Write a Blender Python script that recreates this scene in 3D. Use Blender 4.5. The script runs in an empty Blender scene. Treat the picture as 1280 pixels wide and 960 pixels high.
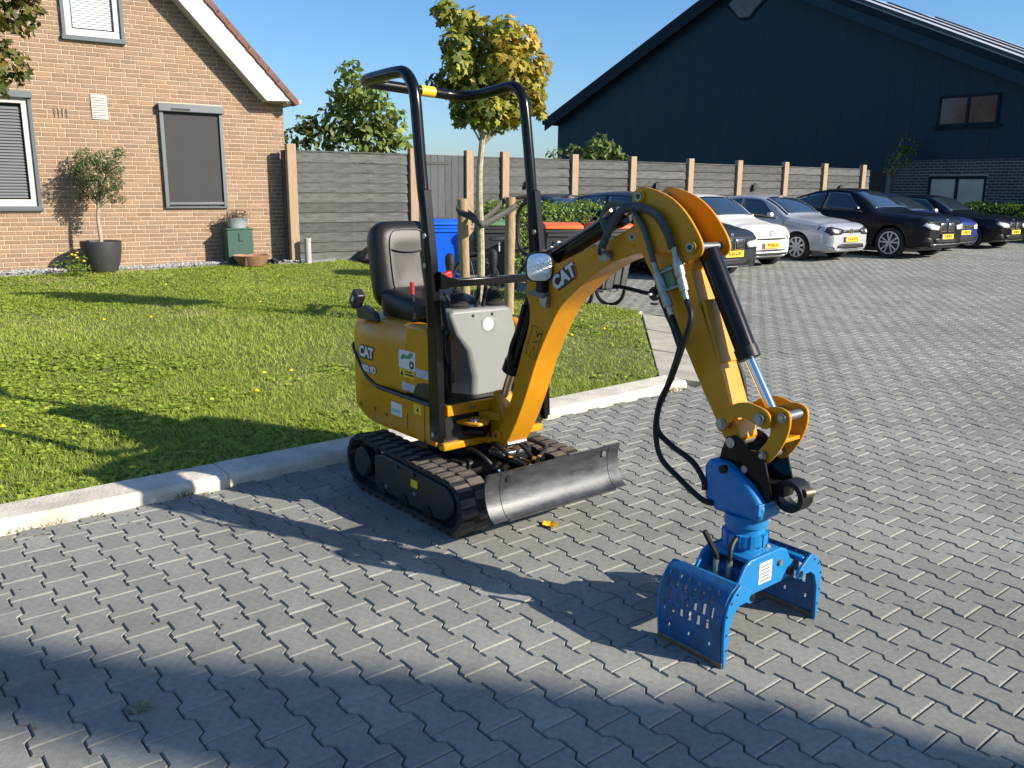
import bpy, bmesh, math, random
import numpy as np
from mathutils import Vector, Matrix
random.seed(7); RNG = np.random.default_rng(11)
R = math.radians
SC = bpy.context.scene
COL = SC.collection

# ------------------------------------------------------------------ camera, sky, sun, exposure
cam_d = bpy.data.cameras.new('camera'); cam = bpy.data.objects.new('camera', cam_d); COL.objects.link(cam)
cam_d.sensor_width = 36.0; cam_d.lens = 36.0 * 1075.85 / 1280.0
cam_d.clip_start = 0.05; cam_d.clip_end = 4000
cam.matrix_world = Matrix.Translation((0, 0, 1.6535)) @ Matrix.Rotation(R(90 - 12.657), 4, 'X') @ Matrix.Rotation(R(0.481), 4, 'Z')
SC.camera = cam
SUN_AZ, SUN_EL = R(-68.0), R(26.5)            # heading in which the light travels (from +Y), elevation of the sun
to_sun = Vector((-math.sin(SUN_AZ) * math.cos(SUN_EL), -math.cos(SUN_AZ) * math.cos(SUN_EL), math.sin(SUN_EL)))
world = bpy.data.worlds.new('World'); SC.world = world; world.use_nodes = True
wn = world.node_tree.nodes; wn.clear()
w_out = wn.new('ShaderNodeOutputWorld'); w_bg = wn.new('ShaderNodeBackground'); w_sky = wn.new('ShaderNodeTexSky')
w_sky.sky_type = 'NISHITA'; w_sky.sun_disc = False
w_sky.sun_elevation = SUN_EL; w_sky.sun_rotation = math.atan2(to_sun.x, to_sun.y)
w_sky.altitude = 0; w_sky.air_density = 1.0; w_sky.dust_density = 1.0; w_sky.ozone_density = 6.0
w_bg.inputs[1].default_value = 0.105
w_hs = wn.new('ShaderNodeHueSaturation'); w_hs.inputs['Saturation'].default_value = 1.09
world.node_tree.links.new(w_sky.outputs[0], w_hs.inputs['Color']); world.node_tree.links.new(w_hs.outputs[0], w_bg.inputs[0]); world.node_tree.links.new(w_bg.outputs[0], w_out.inputs[0])
sun_d = bpy.data.lights.new('sun', 'SUN'); sun_d.energy = 5.0; sun_d.angle = R(0.53); sun_d.color = (1.0, 0.90, 0.76)
sun = bpy.data.objects.new('sun', sun_d); COL.objects.link(sun)
sun.rotation_euler = (-to_sun).to_track_quat('-Z', 'Y').to_euler()
SC.view_settings.view_transform = 'Standard'; SC.view_settings.look = 'None'
SC.view_settings.exposure = 0.82; SC.view_settings.gamma = 1.0; SC.view_settings.use_curve_mapping = False
SC.cycles.max_bounces = 6; SC.cycles.transparent_max_bounces = 6
SC.cycles.use_denoising = True

# ------------------------------------------------------------------ frames of the place
A2 = np.array([.6355, -.7721]); B2 = np.array([.7721, .6355])     # paving grid / machine axes
N2 = np.array([-.6355, .7721])
def gz(y): return 0.012 * max(0.0, y - 6.0)
def gza(y): return 0.012 * np.maximum(0.0, y - 6.0)

# ------------------------------------------------------------------ materials
MATS = {}
def mat(name, col, rough=.6, metal=0.0, var=.0, vscale=8.0, bump=0.0, bscale=40.0, spec=.5, coat=0.0, col2=None, attr=None,
        rnd=0.0, transl=0.0, emit=None, detail=6.0, rvar=0.0, stretch=None, alpha=None):
    m = bpy.data.materials.new(name); m.use_nodes = True
    nt = m.node_tree; n = nt.nodes; n.clear(); L = nt.links.new
    out = n.new('ShaderNodeOutputMaterial'); bs = n.new('ShaderNodeBsdfPrincipled')
    bs.inputs['Roughness'].default_value = rough; bs.inputs['Metallic'].default_value = metal
    bs.inputs['Specular IOR Level'].default_value = spec; bs.inputs['Coat Weight'].default_value = coat
    bs.inputs['Coat Roughness'].default_value = .06
    tc = n.new('ShaderNodeTexCoord'); vec = tc.outputs['Object']
    if stretch:
        mp = n.new('ShaderNodeMapping'); mp.inputs['Scale'].default_value = stretch; L(vec, mp.inputs[0]); vec = mp.outputs[0]
    c_out = None
    if attr:
        at = n.new('ShaderNodeAttribute'); at.attribute_name = attr; c_out = at.outputs['Color']
    else:
        rg = n.new('ShaderNodeRGB'); rg.outputs[0].default_value = (*col, 1); c_out = rg.outputs[0]
    if rnd > 0:
        oi = n.new('ShaderNodeObjectInfo'); at2 = n.new('ShaderNodeAttribute'); at2.attribute_name = 'tone'
        ad = n.new('ShaderNodeMath'); ad.operation = 'ADD'; L(oi.outputs['Random'], ad.inputs[0]); L(at2.outputs['Fac'], ad.inputs[1])
        fr = n.new('ShaderNodeMath'); fr.operation = 'FRACT'; L(ad.outputs[0], fr.inputs[0])
        mr = n.new('ShaderNodeMapRange'); mr.inputs[3].default_value = 1 - rnd; mr.inputs[4].default_value = 1 + rnd; L(fr.outputs[0], mr.inputs[0])
        mx = n.new('ShaderNodeMix'); mx.data_type = 'RGBA'; mx.blend_type = 'MULTIPLY'; mx.inputs[0].default_value = 1
        L(c_out, mx.inputs[6]); L(mr.outputs[0], mx.inputs[7]); c_out = mx.outputs[2]
        if col2 is not None:
            m3 = n.new('ShaderNodeMath'); m3.operation = 'MULTIPLY'; m3.inputs[1].default_value = 7.31; L(fr.outputs[0], m3.inputs[0])
            f3 = n.new('ShaderNodeMath'); f3.operation = 'FRACT'; L(m3.outputs[0], f3.inputs[0])
            mx2 = n.new('ShaderNodeMix'); mx2.data_type = 'RGBA'; L(f3.outputs[0], mx2.inputs[0])
            L(c_out, mx2.inputs[6])
            mx3 = n.new('ShaderNodeMix'); mx3.data_type = 'RGBA'; mx3.blend_type = 'MULTIPLY'; mx3.inputs[0].default_value = 1
            mx3.inputs[6].default_value = (*col2, 1); L(mr.outputs[0], mx3.inputs[7]); L(mx3.outputs[2], mx2.inputs[7]); c_out = mx2.outputs[2]
    nz = None
    if var > 0 or rvar > 0:
        nz = n.new('ShaderNodeTexNoise'); nz.inputs['Scale'].default_value = vscale; nz.inputs['Detail'].default_value = detail
        nz.inputs['Roughness'].default_value = .62
        L(vec, nz.inputs['Vector'])
    if var > 0:
        mr2 = n.new('ShaderNodeMapRange'); mr2.inputs[1].default_value = .28; mr2.inputs[2].default_value = .72
        mr2.inputs[3].default_value = 1 - var; mr2.inputs[4].default_value = 1 + var; L(nz.outputs['Fac'], mr2.inputs[0])
        if col2 is not None and rnd == 0:
            mr2.inputs[3].default_value = 0; mr2.inputs[4].default_value = 1
            mx = n.new('ShaderNodeMix'); mx.data_type = 'RGBA'; L(mr2.outputs[0], mx.inputs[0]); L(c_out, mx.inputs[6]); mx.inputs[7].default_value = (*col2, 1)
        else:
            mx = n.new('ShaderNodeMix'); mx.data_type = 'RGBA'; mx.blend_type = 'MULTIPLY'; mx.inputs[0].default_value = 1
            L(c_out, mx.inputs[6]); L(mr2.outputs[0], mx.inputs[7])
        c_out = mx.outputs[2]
    L(c_out, bs.inputs['Base Color'])
    if rvar > 0:
        mr4 = n.new('ShaderNodeMapRange'); mr4.inputs[1].default_value = .3; mr4.inputs[2].default_value = .7
        mr4.inputs[3].default_value = max(.02, rough - rvar); mr4.inputs[4].default_value = min(1, rough + rvar)
        L(nz.outputs['Fac'], mr4.inputs[0]); L(mr4.outputs[0], bs.inputs['Roughness'])
    if bump > 0:
        nb = n.new('ShaderNodeTexNoise'); nb.inputs['Scale'].default_value = bscale; nb.inputs['Detail'].default_value = 5; L(vec, nb.inputs['Vector'])
        bp = n.new('ShaderNodeBump'); bp.inputs['Strength'].default_value = bump; bp.inputs['Distance'].default_value = .01
        L(nb.outputs['Fac'], bp.inputs['Height']); L(bp.outputs[0], bs.inputs['Normal'])
    if emit:
        bs.inputs['Emission Color'].default_value = (*emit, 1); bs.inputs['Emission Strength'].default_value = 1
    if alpha is not None: bs.inputs['Alpha'].default_value = alpha
    sh = bs.outputs[0]
    if transl > 0:
        tr = n.new('ShaderNodeBsdfTranslucent'); L(c_out, tr.inputs['Color'])
        ms = n.new('ShaderNodeMixShader'); ms.inputs[0].default_value = transl; L(sh, ms.inputs[1]); L(tr.outputs[0], ms.inputs[2]); sh = ms.outputs[0]
    L(sh, out.inputs[0])
    MATS[name] = m
    return m

# ------------------------------------------------------------------ mesh helpers
class MB:
    def __init__(s): s.v = []; s.f = []; s.m = []
    def add(s, vs, fs, mi=0):
        o = len(s.v); s.v += [tuple(map(float, p)) for p in vs]; s.f += [tuple(i + o for i in f) for f in fs]; s.m += [mi] * len(fs); return s
    def box(s, x0, x1, y0, y1, z0, z1, mi=0):
        return s.add([(x0,y0,z0),(x1,y0,z0),(x1,y1,z0),(x0,y1,z0),(x0,y0,z1),(x1,y0,z1),(x1,y1,z1),(x0,y1,z1)],
                     [(0,3,2,1),(4,5,6,7),(0,1,5,4),(1,2,6,5),(2,3,7,6),(3,0,4,7)], mi)
    def obox(s, c, ax, ay, az, hx, hy, hz, mi=0):
        c, ax, ay, az = map(lambda q: np.array(q, float), (c, ax, ay, az))
        ax = ax / np.linalg.norm(ax); ay = ay / np.linalg.norm(ay); az = az / np.linalg.norm(az)
        vs = [c + ax*hx*i + ay*hy*j + az*hz*k for k in (-1, 1) for i, j in ((-1,-1),(1,-1),(1,1),(-1,1))]
        return s.add(vs, [(0,3,2,1),(4,5,6,7),(0,1,5,4),(1,2,6,5),(2,3,7,6),(3,0,4,7)], mi)
    def prism(s, poly, h0, h1, plane='xz', mi=0):
        # poly in the named plane, extruded along the third axis from h0 to h1
        n = len(poly)
        def mk(a, b, h): return {'xz': (a, h, b), 'yz': (h, a, b), 'xy': (a, b, h)}[plane]
        vs = [mk(a, b, h0) for a, b in poly] + [mk(a, b, h1) for a, b in poly]
        fs = [tuple(range(n))[::-1], tuple(range(n, 2*n))] + [(i, (i+1) % n, (i+1) % n + n, i + n) for i in range(n)]
        return s.add(vs, fs, mi)
    def cyl(s, p0, p1, r0, r1=None, n=16, mi=0, cap=True):
        r1 = r0 if r1 is None else r1
        p0 = np.array(p0, float); p1 = np.array(p1, float); d = p1 - p0; d = d / np.linalg.norm(d)
        a = np.cross(d, (0, 0, 1) if abs(d[2]) < .9 else (1, 0, 0)); a /= np.linalg.norm(a); b = np.cross(d, a)
        vs = []
        for p, r in ((p0, r0), (p1, r1)):
            for i in range(n):
                t = 2*math.pi*i/n; vs.append(p + a*r*math.cos(t) + b*r*math.sin(t))
        fs = [(i, (i+1) % n, (i+1) % n + n, i + n) for i in range(n)]
        if cap: fs += [tuple(range(n))[::-1], tuple(range(n, 2*n))]
        return s.add(vs, fs, mi)
    def tube(s, pts, r, n=10, mi=0, closed=False, cap=True, smooth=0):
        P = [np.array(p, float) for p in pts]
        if smooth: P = catmull(P, smooth, closed)
        m = len(P); rr = r if hasattr(r, '__len__') else [r]*m
        if len(rr) != m: rr = list(np.interp(np.linspace(0, 1, m), np.linspace(0, 1, len(rr)), rr))
        T = []
        for i in range(m):
            q0 = P[(i-1) % m] if (closed or i > 0) else P[i]; q1 = P[(i+1) % m] if (closed or i < m-1) else P[i]
            t = q1 - q0; T.append(t / (np.linalg.norm(t) + 1e-12))
        a = np.cross(T[0], (0, 0, 1) if abs(T[0][2]) < .9 else (1, 0, 0)); a /= np.linalg.norm(a)
        vs = []
        for i in range(m):
            a = a - T[i]*np.dot(a, T[i]); a /= np.linalg.norm(a) + 1e-12; b = np.cross(T[i], a)
            for k in range(n):
                t = 2*math.pi*k/n; vs.append(P[i] + (a*math.cos(t) + b*math.sin(t))*rr[i])
        fs = []
        for i in range(m if closed else m-1):
            j = (i+1) % m
            for k in range(n): fs.append((i*n+k, i*n+(k+1) % n, j*n+(k+1) % n, j*n+k))
        if cap and not closed: fs += [tuple(range(n))[::-1], tuple(range((m-1)*n, m*n))]
        return s.add(vs, fs, mi)
    def lathe(s, prof, c=(0,0,0), n=24, mi=0, axis='z', cap=True):
        vs = []; m = len(prof)
        for r, h in prof:
            for k in range(n):
                t = 2*math.pi*k/n; x, y = r*math.cos(t), r*math.sin(t)
                p = {'z': (x, y, h), 'y': (x, h, y), 'x': (h, x, y)}[axis]
                vs.append((p[0]+c[0], p[1]+c[1], p[2]+c[2]))
        fs = [(i*n+k, i*n+(k+1) % n, (i+1)*n+(k+1) % n, (i+1)*n+k) for i in range(m-1) for k in range(n)]
        if cap and prof[0][0] > 1e-6: fs.append(tuple(range(n))[::-1])
        if cap and prof[-1][0] > 1e-6: fs.append(tuple(range((m-1)*n, m*n)))
        return s.add(vs, fs, mi)
    def loft(s, rings, mi=0, closed=True, cap=True):
        n = len(rings[0]); vs = [p for r in rings for p in r]; fs = []
        for i in range(len(rings)-1):
            for k in range(n if closed else n-1): fs.append((i*n+k, i*n+(k+1) % n, (i+1)*n+(k+1) % n, (i+1)*n+k))
        if cap: fs += [tuple(range(n))[::-1], tuple(range((len(rings)-1)*n, len(rings)*n))]
        return s.add(vs, fs, mi)
    def grid(s, P, mi=0):
        h, w = len(P), len(P[0]); vs = [p for row in P for p in row]
        return s.add(vs, [(i*w+j, i*w+j+1, (i+1)*w+j+1, (i+1)*w+j) for i in range(h-1) for j in range(w-1)], mi)
    def mesh(s, name, smooth=False, ang=35, fix=True):
        me = bpy.data.meshes.new(name); me.from_pydata(s.v, [], s.f)
        if any(s.m): me.polygons.foreach_set('material_index', s.m)
        if fix:
            bm = bmesh.new(); bm.from_mesh(me); bmesh.ops.recalc_face_normals(bm, faces=bm.faces); bm.to_mesh(me); bm.free()
        if smooth:
            me.shade_smooth()
            try: me.set_sharp_from_angle(angle=R(ang))
            except Exception: pass
        me.update(); return me
    def build(s, name, mats, parent=None, smooth=False, bevel=0, seg=2, ang=35, solid=0, fix=True, label=None):
        me = s.mesh(name, smooth or bevel > 0, ang, fix)
        for m in (mats if isinstance(mats, (list, tuple)) else [mats]): me.materials.append(MATS[m])
        return link(name, me, parent, bevel, seg, solid, label)

def link(name, me, parent=None, bevel=0, seg=2, solid=0, label=None):
    o = bpy.data.objects.new(name, me); COL.objects.link(o)
    if parent is not None: o.parent = parent
    if solid:
        q = o.modifiers.new('solid', 'SOLIDIFY'); q.thickness = solid; q.offset = 0
    if bevel > 0:
        q = o.modifiers.new('bevel', 'BEVEL'); q.width = bevel; q.segments = seg; q.limit_method = 'ANGLE'; q.angle_limit = R(38)
    if label: o['label'] = label
    return o
def catmull(P, k, closed=False):
    P = [np.array(p, float) for p in P]; n = len(P); out = []
    for i in range(n if closed else n-1):
        p0 = P[i-1] if (closed or i > 0) else 2*P[0]-P[1]; p1 = P[i]; p2 = P[(i+1) % n]
        p3 = P[(i+2) % n] if (closed or i+2 < n) else 2*P[-1]-P[-2]
        for j in range(k):
            t = j/k; out.append(.5*((2*p1)+(-p0+p2)*t+(2*p0-5*p1+4*p2-p3)*t*t+(-p0+3*p1-3*p2+p3)*t**3))
    if not closed: out.append(P[-1])
    return out
def thing(name, label, cat, loc=(0,0,0), rz=0.0, group=None):
    o = bpy.data.objects.new(name, None); COL.objects.link(o); o.location = loc; o.rotation_euler = (0, 0, rz)
    return tag(o, label, cat, group)
def tag(o, label=None, cat=None, group=None, kind=None):
    if label: o['label'] = label
    if cat: o['category'] = cat
    if group: o['group'] = group
    if kind: o['kind'] = kind
    return o
def mesh_np(name, V, F, col=None, smooth=False, tone=None):
    # V (n,3); F (m,k) one face size
    me = bpy.data.meshes.new(name); V = np.asarray(V, np.float32); F = np.asarray(F, np.int32); k = F.shape[1]
    me.vertices.add(len(V)); me.vertices.foreach_set('co', V.ravel())
    me.loops.add(F.size); me.loops.foreach_set('vertex_index', F.ravel())
    me.polygons.add(len(F)); me.polygons.foreach_set('loop_start', np.arange(0, F.size, k, dtype=np.int32))
    me.polygons.foreach_set('loop_total', np.full(len(F), k, np.int32))
    me.polygons.foreach_set('use_smooth', np.full(len(F), bool(smooth)))
    me.update(calc_edges=True)
    if col is not None:
        at = me.attributes.new('Col', 'FLOAT_COLOR', 'POINT'); c = np.ones((len(V), 4), np.float32); c[:, :3] = col; at.data.foreach_set('color', c.ravel())
    if tone is not None:
        at = me.attributes.new('tone', 'FLOAT', 'POINT'); at.data.foreach_set('value', np.asarray(tone, np.float32))
    return me
def text(s, size, m, parent, mtx, name='lettering', extrude=.0008, bold=0.0, align='CENTER', shear=0.0, label=None, spacing=1.0):
    cu = bpy.data.curves.new(name, 'FONT'); cu.body = s; cu.size = size; cu.extrude = extrude; cu.offset = bold; cu.align_x = align; cu.align_y = 'CENTER'
    cu.shear = shear; cu.space_character = spacing; cu.resolution_u = 3
    tmp = bpy.data.objects.new(name, cu); COL.objects.link(tmp)
    dg = bpy.context.evaluated_depsgraph_get(); me = bpy.data.meshes.new_from_object(tmp.evaluated_get(dg))
    bpy.data.objects.remove(tmp); me.materials.clear(); me.materials.append(MATS[m])
    o = bpy.data.objects.new(name, me); COL.objects.link(o); o.parent = parent; o.matrix_local = mtx
    if label: o['label'] = label
    return o
def frame(origin, xdir, ydir):
    x = Vector(xdir).normalized(); y = Vector(ydir); y = (y - x*y.dot(x)).normalized(); z = x.cross(y)
    m = Matrix.Identity(4)
    for i in range(3): m[i][0], m[i][1], m[i][2], m[i][3] = x[i], y[i], z[i], origin[i]
    return m
def inpoly(px, py, poly):
    px = np.asarray(px, float); py = np.asarray(py, float); c = np.zeros(px.shape, bool); n = len(poly)
    for i in range(n):
        x0, y0 = poly[i]; x1, y1 = poly[(i+1) % n]
        with np.errstate(divide='ignore', invalid='ignore'):
            c ^= ((y0 > py) != (y1 > py)) & (px < (x1-x0)*(py-y0)/(y1-y0+1e-15)+x0)
    return c

# colours
mat('paver', (.264,.267,.240), .92, rnd=.09, col2=(.245,.250,.224), var=.20, vscale=38, detail=9, bump=.3, bscale=240, spec=.12)
def weather_paving(m):
    # world-space grime: broad blotches and sparse dark spots
    nt = m.node_tree; L = nt.links.new; n = nt.nodes; bs = [q for q in n if q.type == 'BSDF_PRINCIPLED'][0]
    src = bs.inputs['Base Color'].links[0].from_socket; ge = n.new('ShaderNodeNewGeometry')
    for sc, lo, hi, a, b in ((.55, .35, .68, .84, 1.08), (3.2, .30, .62, .90, 1.04), (1.7, .70, .76, 1.0, .62), (60, .66, .72, 1.0, 1.35)):
        z = n.new('ShaderNodeTexNoise'); z.inputs['Scale'].default_value = sc; z.inputs['Detail'].default_value = 7; L(ge.outputs['Position'], z.inputs['Vector'])
        mr = n.new('ShaderNodeMapRange'); mr.inputs[1].default_value = lo; mr.inputs[2].default_value = hi; mr.inputs[3].default_value = a; mr.inputs[4].default_value = b; L(z.outputs['Fac'], mr.inputs[0])
        mx = n.new('ShaderNodeMix'); mx.data_type = 'RGBA'; mx.blend_type = 'MULTIPLY'; mx.inputs[0].default_value = 1; L(src, mx.inputs[6]); L(mr.outputs[0], mx.inputs[7]); src = mx.outputs[2]
    L(src, bs.inputs['Base Color'])
weather_paving(MATS['paver'])
mat('joint', (.20,.175,.13), .95, var=.4, vscale=30, bump=.4)
mat('far_paving', (.20,.198,.19), .88, var=.2, vscale=2.5, bump=.2)
mat('soil', (.09,.115,.03), .95, var=.6, vscale=5, bump=.6, bscale=25, col2=(.14,.15,.05))
mat('gravel', (.24,.24,.235), .9, var=.5, vscale=60, bump=1.0, bscale=90)
mat('concrete', (.56,.52,.43), .85, var=.28, vscale=5, bump=.6, bscale=55, rvar=.05)
mat('concrete_pale', (.42,.385,.31), .88, var=.25, vscale=4, bump=.5, bscale=45)
mat('grass', (.1,.2,.03), .55, attr='Col', transl=.35, spec=.3)
mat('leaf', (.1,.2,.03), .5, attr='Col', transl=.38, spec=.35)
mat('brick', (.272,.172,.108), .9, rnd=.15, col2=(.245,.170,.116), var=.14, vscale=18, bump=.5, bscale=60)
mat('mortar', (.52,.42,.31), .95, var=.12, vscale=20, bump=.3)
mat('barn_brick', (.035,.032,.045), .8, rnd=.3, col2=(.055,.045,.05), var=.2, vscale=18)
mat('barn_mortar', (.24,.235,.235), .9, var=.2)
mat('barn_panel', (.0050,.032,.050), .5, var=.10, vscale=1.4, rvar=.06, spec=.25)
mat('barn_trim', (.003,.015,.024), .5, spec=.15)
mat('white_paint', (.52,.50,.46), .45, var=.05, vscale=6)
mat('frame_grey', (.10,.12,.135), .4, var=.06)
mat('screen_cloth', (.036,.036,.038), .8, var=.08, vscale=3, bump=.15, bscale=300)
mat('alu_grey', (.15,.165,.18), .4, metal=.3)
mat('glass', (.012,.018,.022), .04, spec=.9, coat=.3)
mat('car_glass', (.022,.034,.046), .03, spec=.9, coat=.8)  # bluish base stands in for sky mirrored in the glass
mat('blind', (.62,.70,.66), .6)
mat('dark_blind', (.13,.14,.15), .6)
mat('roof_tile', (.15,.07,.05), .75, var=.3, vscale=6, bump=.3)
mat('fence_board', (.092,.095,.092), .85, var=.5, vscale=4, bump=.7, bscale=24, rnd=.20, stretch=(.9,2,10), spec=.2)
mat('fence_post', (.40,.29,.185), .85, var=.28, vscale=6, bump=.6, bscale=30, stretch=(6,6,.8), col2=(.27,.195,.13))
mat('gate_wood', (.075,.08,.082), .8, var=.25, vscale=5, bump=.4, rnd=.12, stretch=(8,8,1))
mat('stake_wood', (.30,.22,.13), .85, var=.35, vscale=7, bump=.8, bscale=25, stretch=(5,5,1.2))
mat('bark', (.32,.28,.19), .85, var=.4, vscale=10, bump=.6, bscale=30, stretch=(2,2,3))
mat('bark_dark', (.09,.075,.055), .9, var=.4, vscale=10, bump=.6)
mat('strap', (.06,.057,.052), .8, bump=.2)
mat('black_plastic', (.018,.018,.019), .45, var=.1, bump=.1, bscale=120)
mat('bin_grey', (.035,.038,.042), .5, var=.12, vscale=4)
mat('bin_blue', (.004,.11,.72), .42, var=.06)
mat('bin_orange', (.78,.13,.025), .45, var=.06)
mat('bin_green', (.10,.20,.09), .5, var=.08)
mat('box_green', (.022,.075,.055), .55, var=.12, vscale=5)
mat('zinc', (.30,.34,.36), .5, metal=.3, var=.15, vscale=14)
mat('terracotta', (.30,.16,.09), .85, var=.25, vscale=12, bump=.4)
mat('pipe_grey', (.34,.335,.32), .6, var=.15)
mat('rubber', (.012,.0118,.0115), .78, var=.25, vscale=12, bump=.5, bscale=60, rvar=.1)
mat('rubber_dusty', (.10,.085,.068), .9, var=.5, vscale=14, bump=.6, bscale=60)
mat('black_paint', (.005,.005,.006), .20, var=.15, vscale=10, spec=.28)
mat('black_satin', (.009,.009,.010), .45, var=.2, vscale=8, rvar=.1, spec=.3)
mat('frame_green', (.009,.012,.010), .5, var=.2, vscale=8)
mat('steel_worn', (.062,.065,.070), .42, metal=.5, var=.45, vscale=7, rvar=.10, bump=.06, bscale=50, stretch=(1,1,3))
mat('cat_yellow', (.54,.235,.005), .40, var=.10, vscale=9, coat=.12, rvar=.10, spec=.35, bump=.03, bscale=60)
mat('cat_yellow_panel', (.51,.222,.005), .34, var=.09, vscale=6, coat=.15, rvar=.08, spec=.35)
mat('chrome', (.72,.73,.74), .12, metal=1.0)
mat('zinc_fitting', (.36,.36,.33), .42, metal=.8, var=.2, vscale=40)
mat('pin_steel', (.28,.29,.30), .35, metal=.8, var=.2, vscale=30)
mat('hose', (.010,.010,.010), .5, spec=.3, bump=.2, bscale=150)
mat('hose_sleeve', (.07,.07,.068), .6)
mat('console_grey', (.185,.197,.188), .5, var=.06, vscale=5, bump=.08, bscale=150)
mat('seat_vinyl', (.010,.010,.011), .40, spec=.35, var=.12, vscale=9, bump=.12, bscale=220)
mat('decal_white', (.62,.62,.60), .45)
mat('decal_black', (.012,.012,.012), .4)
mat('decal_red', (.50,.04,.02), .4)
mat('decal_yellow', (.72,.50,.02), .45)
mat('decal_grey', (.38,.42,.47), .45, var=.5, vscale=120)
mat('decal_green', (.03,.20,.10), .45)
mat('red_plastic', (.45,.015,.02), .4)
mat('lens', (.90,.94,.93), .38, metal=.85, var=.12, vscale=50, bump=.5, bscale=70)
mat('grab_blue', (.007,.19,.47), .42, var=1.0, vscale=11, detail=9, coat=.1, rvar=.12, col2=(.010,.14,.35), bump=.08, bscale=40)
mat('grab_blue_worn_shade', (.007,.115,.32), .48, var=1.0, vscale=13, detail=10, rvar=.15, bump=.2, bscale=40, col2=(.020,.060,.12))  # darker copy of the grab blue: scratches plus the shells' shade in the colour
mat('edge_steel', (.20,.15,.11), .5, metal=.6, var=.4, vscale=30)
mat('tyre', (.016,.016,.016), .8)
mat('alloy', (.55,.56,.57), .32, metal=.25)
mat('alloy_dark', (.03,.03,.032), .4)
mat('plate_yellow', (.83,.50,.02), .45)
mat('plate_blue', (.01,.05,.40), .45)
mat('car_lens', (.50,.53,.55), .2, spec=.6, coat=.6, var=.75, vscale=16)
mat('car_black_trim', (.012,.012,.013), .4)
mat('chrome_trim', (.65,.66,.67), .15, metal=.95)
for nm, c, mt in (('paint_grey', (.035,.038,.045), .4), ('paint_white', (.78,.77,.72), 0), ('paint_silver', (.40,.42,.45), .25),
                  ('paint_black', (.005,.006,.009), .0), ('paint_blue', (.03,.045,.22), .3), ('paint_night', (.012,.016,.03), .2)):
    mat(nm, c, .30, metal=mt, coat=.6 if max(c) > .1 else .12, spec=.4 if max(c) > .1 else .2)
mat('dandelion_yellow', (.85,.55,.02), .6)
mat('leaf_yellow', (.85,.45,.02), .6, var=.2, vscale=40)
mat('leaf_green', (.13,.15,.085), .6, var=.2, vscale=40)
mat('solar', (.80,.84,.95), .30, spec=.8, coat=.5)  # near-white base carries the sky glare off the panels
mat('solar_frame', (.015,.017,.02), .35)
mat('curtain', (.34,.31,.26), .8, var=.12, vscale=3, stretch=(8,8,.5))
mat('wood_box', (.06,.06,.058), .7, var=.2)
# ------------------------------------------------------------------ ground, paving, kerb, lawn
def sheet(name, xs, ys, zf, m, kind='structure'):
    P = [[(x, y, zf(x, y)) for x in xs] for y in ys]
    o = MB().grid(P).build(name, m, fix=False, smooth=True); tag(o, kind=kind); return o
def ss(a, b, n): return list(np.linspace(a, b, n))
ysl = [-300, -60, -8, 6, 12, 20, 30, 40, 60, 120, 400, 1500]
gzc = lambda y: gz(min(y, 40))
sheet('ground', [-1500, -300, -60, -25, 0, 25, 60, 300, 1500], ysl, lambda x, y: gzc(y) - .10, 'soil')
sheet('paved_yard_bed', ss(-14, 34, 13), [-12, 0, 6, 12, 20, 27, 34], lambda x, y: gz(y) - .013, 'joint').name = 'paved_yard'
yard = bpy.data.objects['paved_yard']

K0 = np.array([-1.042, 5.119])
def KP(s, t): return K0 + s*B2 + t*N2
LAWN = [tuple(KP(-13, .20)), tuple(KP(2.98, .20)), (1.30, 7.52), (1.62, 10.98), (-2.9, 16.5), (-3.3, 17.0), (-4.02, 16.46), (-15.7, 8.87)]
BAND = [(1.30, 7.46), (1.64, 7.26), (1.98, 10.74), (1.68, 11.12)]
FP0 = np.array([-4.18, 16.616]); FD = np.array([.839, .545]); FN = np.array([-.545, .839])
def kdist(x, y): return (x - K0[0])*N2[0] + (y - K0[1])*N2[1]
def lawn_z(x, y):
    d = kdist(x, y)
    wd_ = (x + 4.338)*.545 - (y - 16.87)*.839            # distance in front of the house wall
    return gza(y) + .07*np.clip(1 - (wd_ - .3)/2.2, 0, 1) + .045 + .055*np.clip((d - .25)/1.6, 0, 1) + .012*np.sin(x*2.1 + y)*np.sin(y*1.7 - x*.6)

# --- pavers: double-T blocks in running bond
g_, W_, H_, c_ = .0022, .0826, .1, .0046
def outline(c):
    h = H_ - g_ - c; w = W_ - g_ - c; n = .0575 - g_ - c
    return [(-h, w), (-.062, w), (-.041, n), (.041, n), (.062, w), (h, w), (h, -w), (.062, -w), (.041, -n), (-.041, -n), (-.062, -w), (-h, -w)]
o0 = np.array(outline(0)); o1 = np.array(outline(c_))
pv = np.zeros((36, 3)); pv[:12, :2] = o0; pv[:12, 2] = -.014; pv[12:24, :2] = o0; pv[12:24, 2] = -.0055; pv[24:, :2] = o1
AB = np.stack([A2, B2])                       # rows: a axis, b axis
a0, b0, pb = .115, .0533, .1402
centers = []
k0, k1 = int((-12)/.14), int((34)/.14)
for k in range(-95, 240):
    bb = b0 + .0826 + pb*k
    i = np.arange(-190, 60)
    aa = a0 + .1 + .2*i + .1*(k % 2)
    centers.append(np.stack([aa, np.full(len(i), bb)], 1))
centers = np.concatenate(centers); CW = centers @ AB
x, y = CW[:, 0], CW[:, 1]
keep = (y > 1.25) & (y < 31) & (np.abs(x) < .64*y + 1.6)
keep &= ~inpoly(x, y, LAWN) & ~inpoly(x, y, BAND)
t_k = kdist(x, y); s_k = (x - K0[0])*B2[0] + (y - K0[1])*B2[1]
keep &= ~((t_k > .03) & (t_k < .5) & (s_k < 3.33))
keep &= ((x - FP0[0])*FN[0] + (y - FP0[1])*FN[1] < -.1) | (x > 10.5)
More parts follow.
